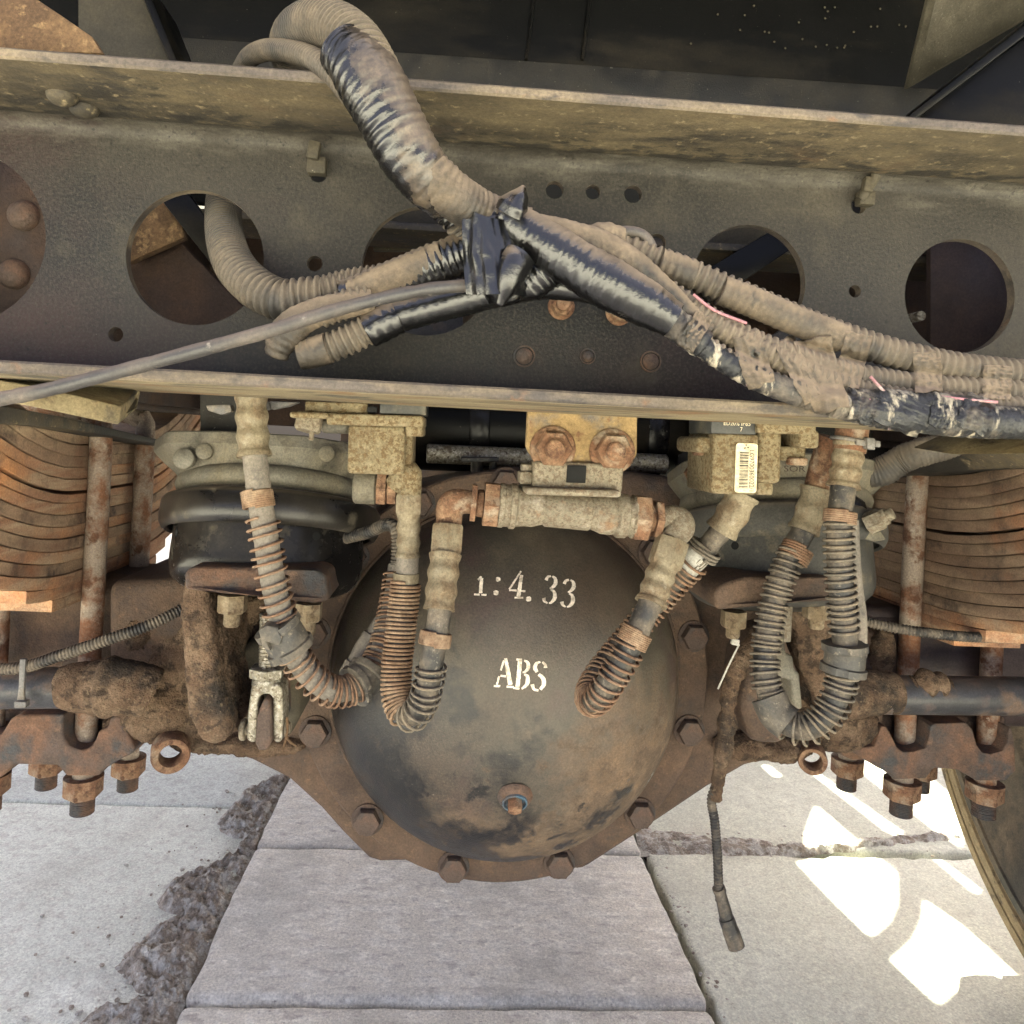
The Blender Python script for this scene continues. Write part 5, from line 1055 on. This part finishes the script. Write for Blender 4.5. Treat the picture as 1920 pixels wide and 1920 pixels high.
# knot in the middle
tape([(905, 388, .416), (920, 430, .412), (934, 480, .410), (944, 530, .410), (948, 566, .412)], [.0105, .0150, .0165, .0150, .0085], 'tape', .02, 40, .009, 'tape_knot', .10)
b = MB(); NX_, NY_ = 44, 60; V = []
for j in range(NY_+1):
    v = j/NY_
    for i in range(NX_+1):
        u = i/NX_
        px = (866+8*v*v)+(u)*((100-0)*(1-.0*v)+14*v); py = 386+v*158+u*(26-6*v)+8*math.sin(u*3+v*2)
        q = P(px, py, .3965-.009*math.sin(math.pi*u)*(.5+.5*v)-.0016*math.sin(u*30+2.4*math.sin(v*2.2))*max(0, 1-u*2.2)*(1-.3*v)+.0025*v*math.sin(u*6+1)+.0012*noise.noise(Vector((u*9, v*4, 3))))
        V.append(q)
F = [[j*(NX_+1)+i, j*(NX_+1)+i+1, (j+1)*(NX_+1)+i+1, (j+1)*(NX_+1)+i] for j in range(NY_) for i in range(NX_)]
n = len(V); V2 = [v+Vector((0, .0006, 0)) for v in V]; b.add(V+V2, F+[[k+n for k in f[::-1]] for f in F]); b.build('tape_flap', M['tape'], har, sharp=80)
b = MB(); b.tube(PP([(958, 402, .392), (966, 384, .390), (975, 366, .388), (982, 348, .387)]), [.0078, .0070, .0046, .0008], 20, .001, rf=lambda rr, l, th, p: rr*(1+.18*math.sin(3*th+l*90)+.1*noise.noise(p*200))); b.build('tape_end', M['tape'], har, sharp=80)
b = MB(); b.tube(PP([(975, 480, .392), (962, 508, .390), (950, 540, .390), (936, 572, .392)]), [.0080, .0085, .0062, .0030], 20, .001, rf=lambda rr, l, th, p: rr*(1+.20*math.sin(2*th+l*60)+.15*noise.noise(p*150))); b.build('tape_end', M['tape'], har, sharp=80)
# bundle running away to the right
tape([(950, 410, .404), (990, 436, .400), (1040, 470, .397), (1100, 508, .395), (1160, 542, .394), (1215, 572, .394), (1262, 600, .394)], [.0105, .0112, .0125, .0130, .0128, .0118, .0100], 'tape', .014, 50, .006, fold=.07)
tape([(985, 425, .408), (1060, 446, .406), (1130, 468, .405), (1190, 500, .404), (1240, 540, .403), (1290, 588, .403), (1330, 620, .403)], [.0082, .0094, .0096, .0086, .0068, .0060, .005], 'tapedust', .025, 60, .006)
tape([(1000, 440, .398), (1050, 470, .393), (1105, 500, .391), (1160, 530, .391), (1220, 562, .391)], [.0052, .0070, .0075, .0070, .0050], 'tapewear', .06, 60, .003)
tape([(990, 530, .412), (1030, 500, .408), (1075, 480, .404)], [.011, .0115, .0105], 'tape', .08, 70, .004)
con([(1120, 462, .425), (1180, 470, .422), (1222, 486, .420), (1290, 512, .418), (1360, 542, .416), (1430, 572, .415), (1500, 602, .414), (1580, 632, .413), (1660, 658, .412), (1740, 678, .411), (1820, 692, .411), (1960, 706, .411)], .0077, .0046, .10)
tape([(1235, 492, .417), (1270, 505, .417), (1300, 516, .417)], [.0078, .0084, .0080], 'tapedust', .04, 60, .0045)
tape([(1352, 544, .414), (1410, 566, .413), (1475, 594, .412), (1530, 616, .411), (1580, 635, .411)], [.0082, .0084, .0082, .0080], 'tapedust', .045, 60, .0046)
con([(1250, 548, .412), (1310, 588, .410), (1370, 622, .408), (1430, 650, .407), (1500, 676, .407), (1580, 700, .407), (1660, 716, .407), (1760, 728, .407), (1960, 738, .407)], .0068, .0042, .10)
con([(1290, 580, .406), (1350, 618, .404), (1420, 655, .403), (1500, 696, .402), (1580, 726, .402), (1660, 744, .402), (1760, 756, .402), (1960, 768, .402)], .0062, .0040, .10)
con([(1215, 580, .400), (1290, 628, .398), (1360, 676, .397), (1430, 712, .397), (1510, 742, .396), (1590, 764, .395), (1670, 776, .395), (1780, 785, .395), (1960, 792, .395)], .0062, .0042, .09)
tape([(1250, 596, .398), (1285, 622, .397), (1320, 648, .396)], [.0085, .0080, .0076], 'tapewear', .05, 60, .004)
tape([(1318, 650, .3955), (1380, 690, .395), (1440, 718, .394), (1500, 740, .394)], [.0056, .0060, .0066, .0066], 'tapewear', .04, 60, .004)
tape([(1560, 758, .393), (1640, 772, .3925), (1720, 780, .392), (1800, 788, .392), (1960, 796, .392)], [.0070, .0085, .0090, .0088, .0085], 'tapewear', .05, 60, .0042)
tape([(1590, 742, .394), (1660, 756, .393), (1740, 762, .393), (1820, 764, .393)], [.004, .0075, .0078, .006], 'tapewear', .05, 60, .0042)
b = MB(); b.tube(PP([(1135, 438, .420), (1175, 433, .418), (1205, 440, .418), (1222, 462, .418), (1226, 492, .420), (1216, 520, .424)]), .0028, 14, .003); b.build('cable', M['cable'], har)
tape([(1095, 446, .412), (1130, 446, .412), (1168, 452, .412)], [.0062, .0085, .0070], 'tapedust', .03, 60, .006)
# tape bands stretched round the bundle
def front(px, py, Y0=.46):
    d = ray(px, py); best = Y0
    for q, r in STR:
        if q.y > .425: continue
        v = q-CAMP; t = v.dot(d)/d.dot(d); e = (CAMP+d*t-q).length
        if e < r*1.06: best = min(best, q.y-math.sqrt(max(0, (r*1.06)**2-e*e)))
    return best
def band(c0, c1, wpx, m, skew=0.0, nm='tape_band'):       # from the upper edge point to the lower edge point of the bundle
    NU, NV = 16, 40; c0 = Vector((*c0, 0)); c1 = Vector((*c1, 0)); al = (c1-c0).normalized(); sd = Vector((al.y, -al.x, 0)); sk = random.uniform(0, 99); rows = []
    D = []
    for i in range(NU+1):
        u = i/NU-.5; row = [front(*(c0.lerp(c1, j/NV)+sd*wpx*u)[:2], .44) for j in range(NV+1)]
        row = [min(y, .418) for y in row]
        for _ in range(6): row = [min(row[j], (row[max(j-1, 0)]+row[min(j+1, NV)])/2+.00002) for j in range(NV+1)]
        D.append(row)
    for _ in range(2): D = [[(D[max(i-1, 0)][j]+2*D[i][j]+D[min(i+1, NU)][j])/4 for j in range(NV+1)] for i in range(NU+1)]
    V = []
    for i in range(NU+1):
        u = i/NU-.5; line = []
        for j in range(NV+1):
            q = c0.lerp(c1, j/NV)+sd*wpx*(u+.06*noise.noise(Vector((j*.16, u*2, sk))))+al*6*noise.noise(Vector((u*3, sk, 1)))*(1 if j in (0, NV) else 0)
            y = D[i][j]-.0007+.0007*noise.noise(Vector((u*7, j*.35, sk)))+.0005*math.sin(u*22+3*noise.noise(Vector((j*.1, sk, 0))))
            line.append((q, y))
        q, y = line[0]; line = [(q-al*1.0, y+.010), (q-al*2.5, y+.004)]+line; q, y = line[-1]; line += [(q+al*2.5, y+.004), (q+al*1, y+.010)]
        V.append([P(q.x, q.y, y) for q, y in line])
    n = len(V[0]); VV = [p for l in V for p in l]
    b = MB(); b.add(VV, [[i*n+j, i*n+j+1, (i+1)*n+j+1, (i+1)*n+j] for i in range(NU) for j in range(n-1)]); b.build(nm, m, har, sharp=80)
for a_, c_, w_ in (((1398, 628), (1428, 722), 54), ((1470, 640), (1530, 748), 46), ((1522, 636), (1560, 768), 70), ((1612, 626), (1586, 724), 50), ((1738, 660), (1742, 735), 52), ((1872, 686), (1868, 748), 54), ((1322, 590), (1286, 650), 36)):
    band(a_, c_, w_, M['tapedust'])
for a_, c_, w_ in (((1700, 742), (1676, 802), 96), ((1842, 745), (1818, 806), 60), ((1630, 740), (1612, 790), 46), ((1772, 742), (1760, 800), 40)):
    band(a_, c_, w_, M['tapewear'])
for pts in ([(1632, 706, .3895), (1652, 728, .3885), (1676, 754, .388)], [(1716, 745, .389), (1760, 744, .388), (1800, 748, .388), (1870, 754, .389)], [(1612, 748, .3875), (1642, 752, .3870), (1672, 758, .387)], [(1300, 552, .400), (1340, 582, .400), (1400, 606, .400)]):
    b = MB(); b.tube(PP(pts), .0008, 8, .003); b.build('wire', M['pink'], har)
# thin sheathed cable crossing to the left
t = MB(); t.tube(PP([(-40, 755, .385), (60, 737, .385), (160, 713, .386), (300, 676, .388), (420, 644, .392), (520, 616, .396), (600, 590, .400), (700, 563, .403), (800, 543, .405), (900, 534, .408), (960, 536, .412)]), .0034, 18, .004, rf=rough(.10, 160))
tag(t.build('cable', M['cable']), 'single stiff grey cable slanting down to the left edge from the taped knot', 'cable')
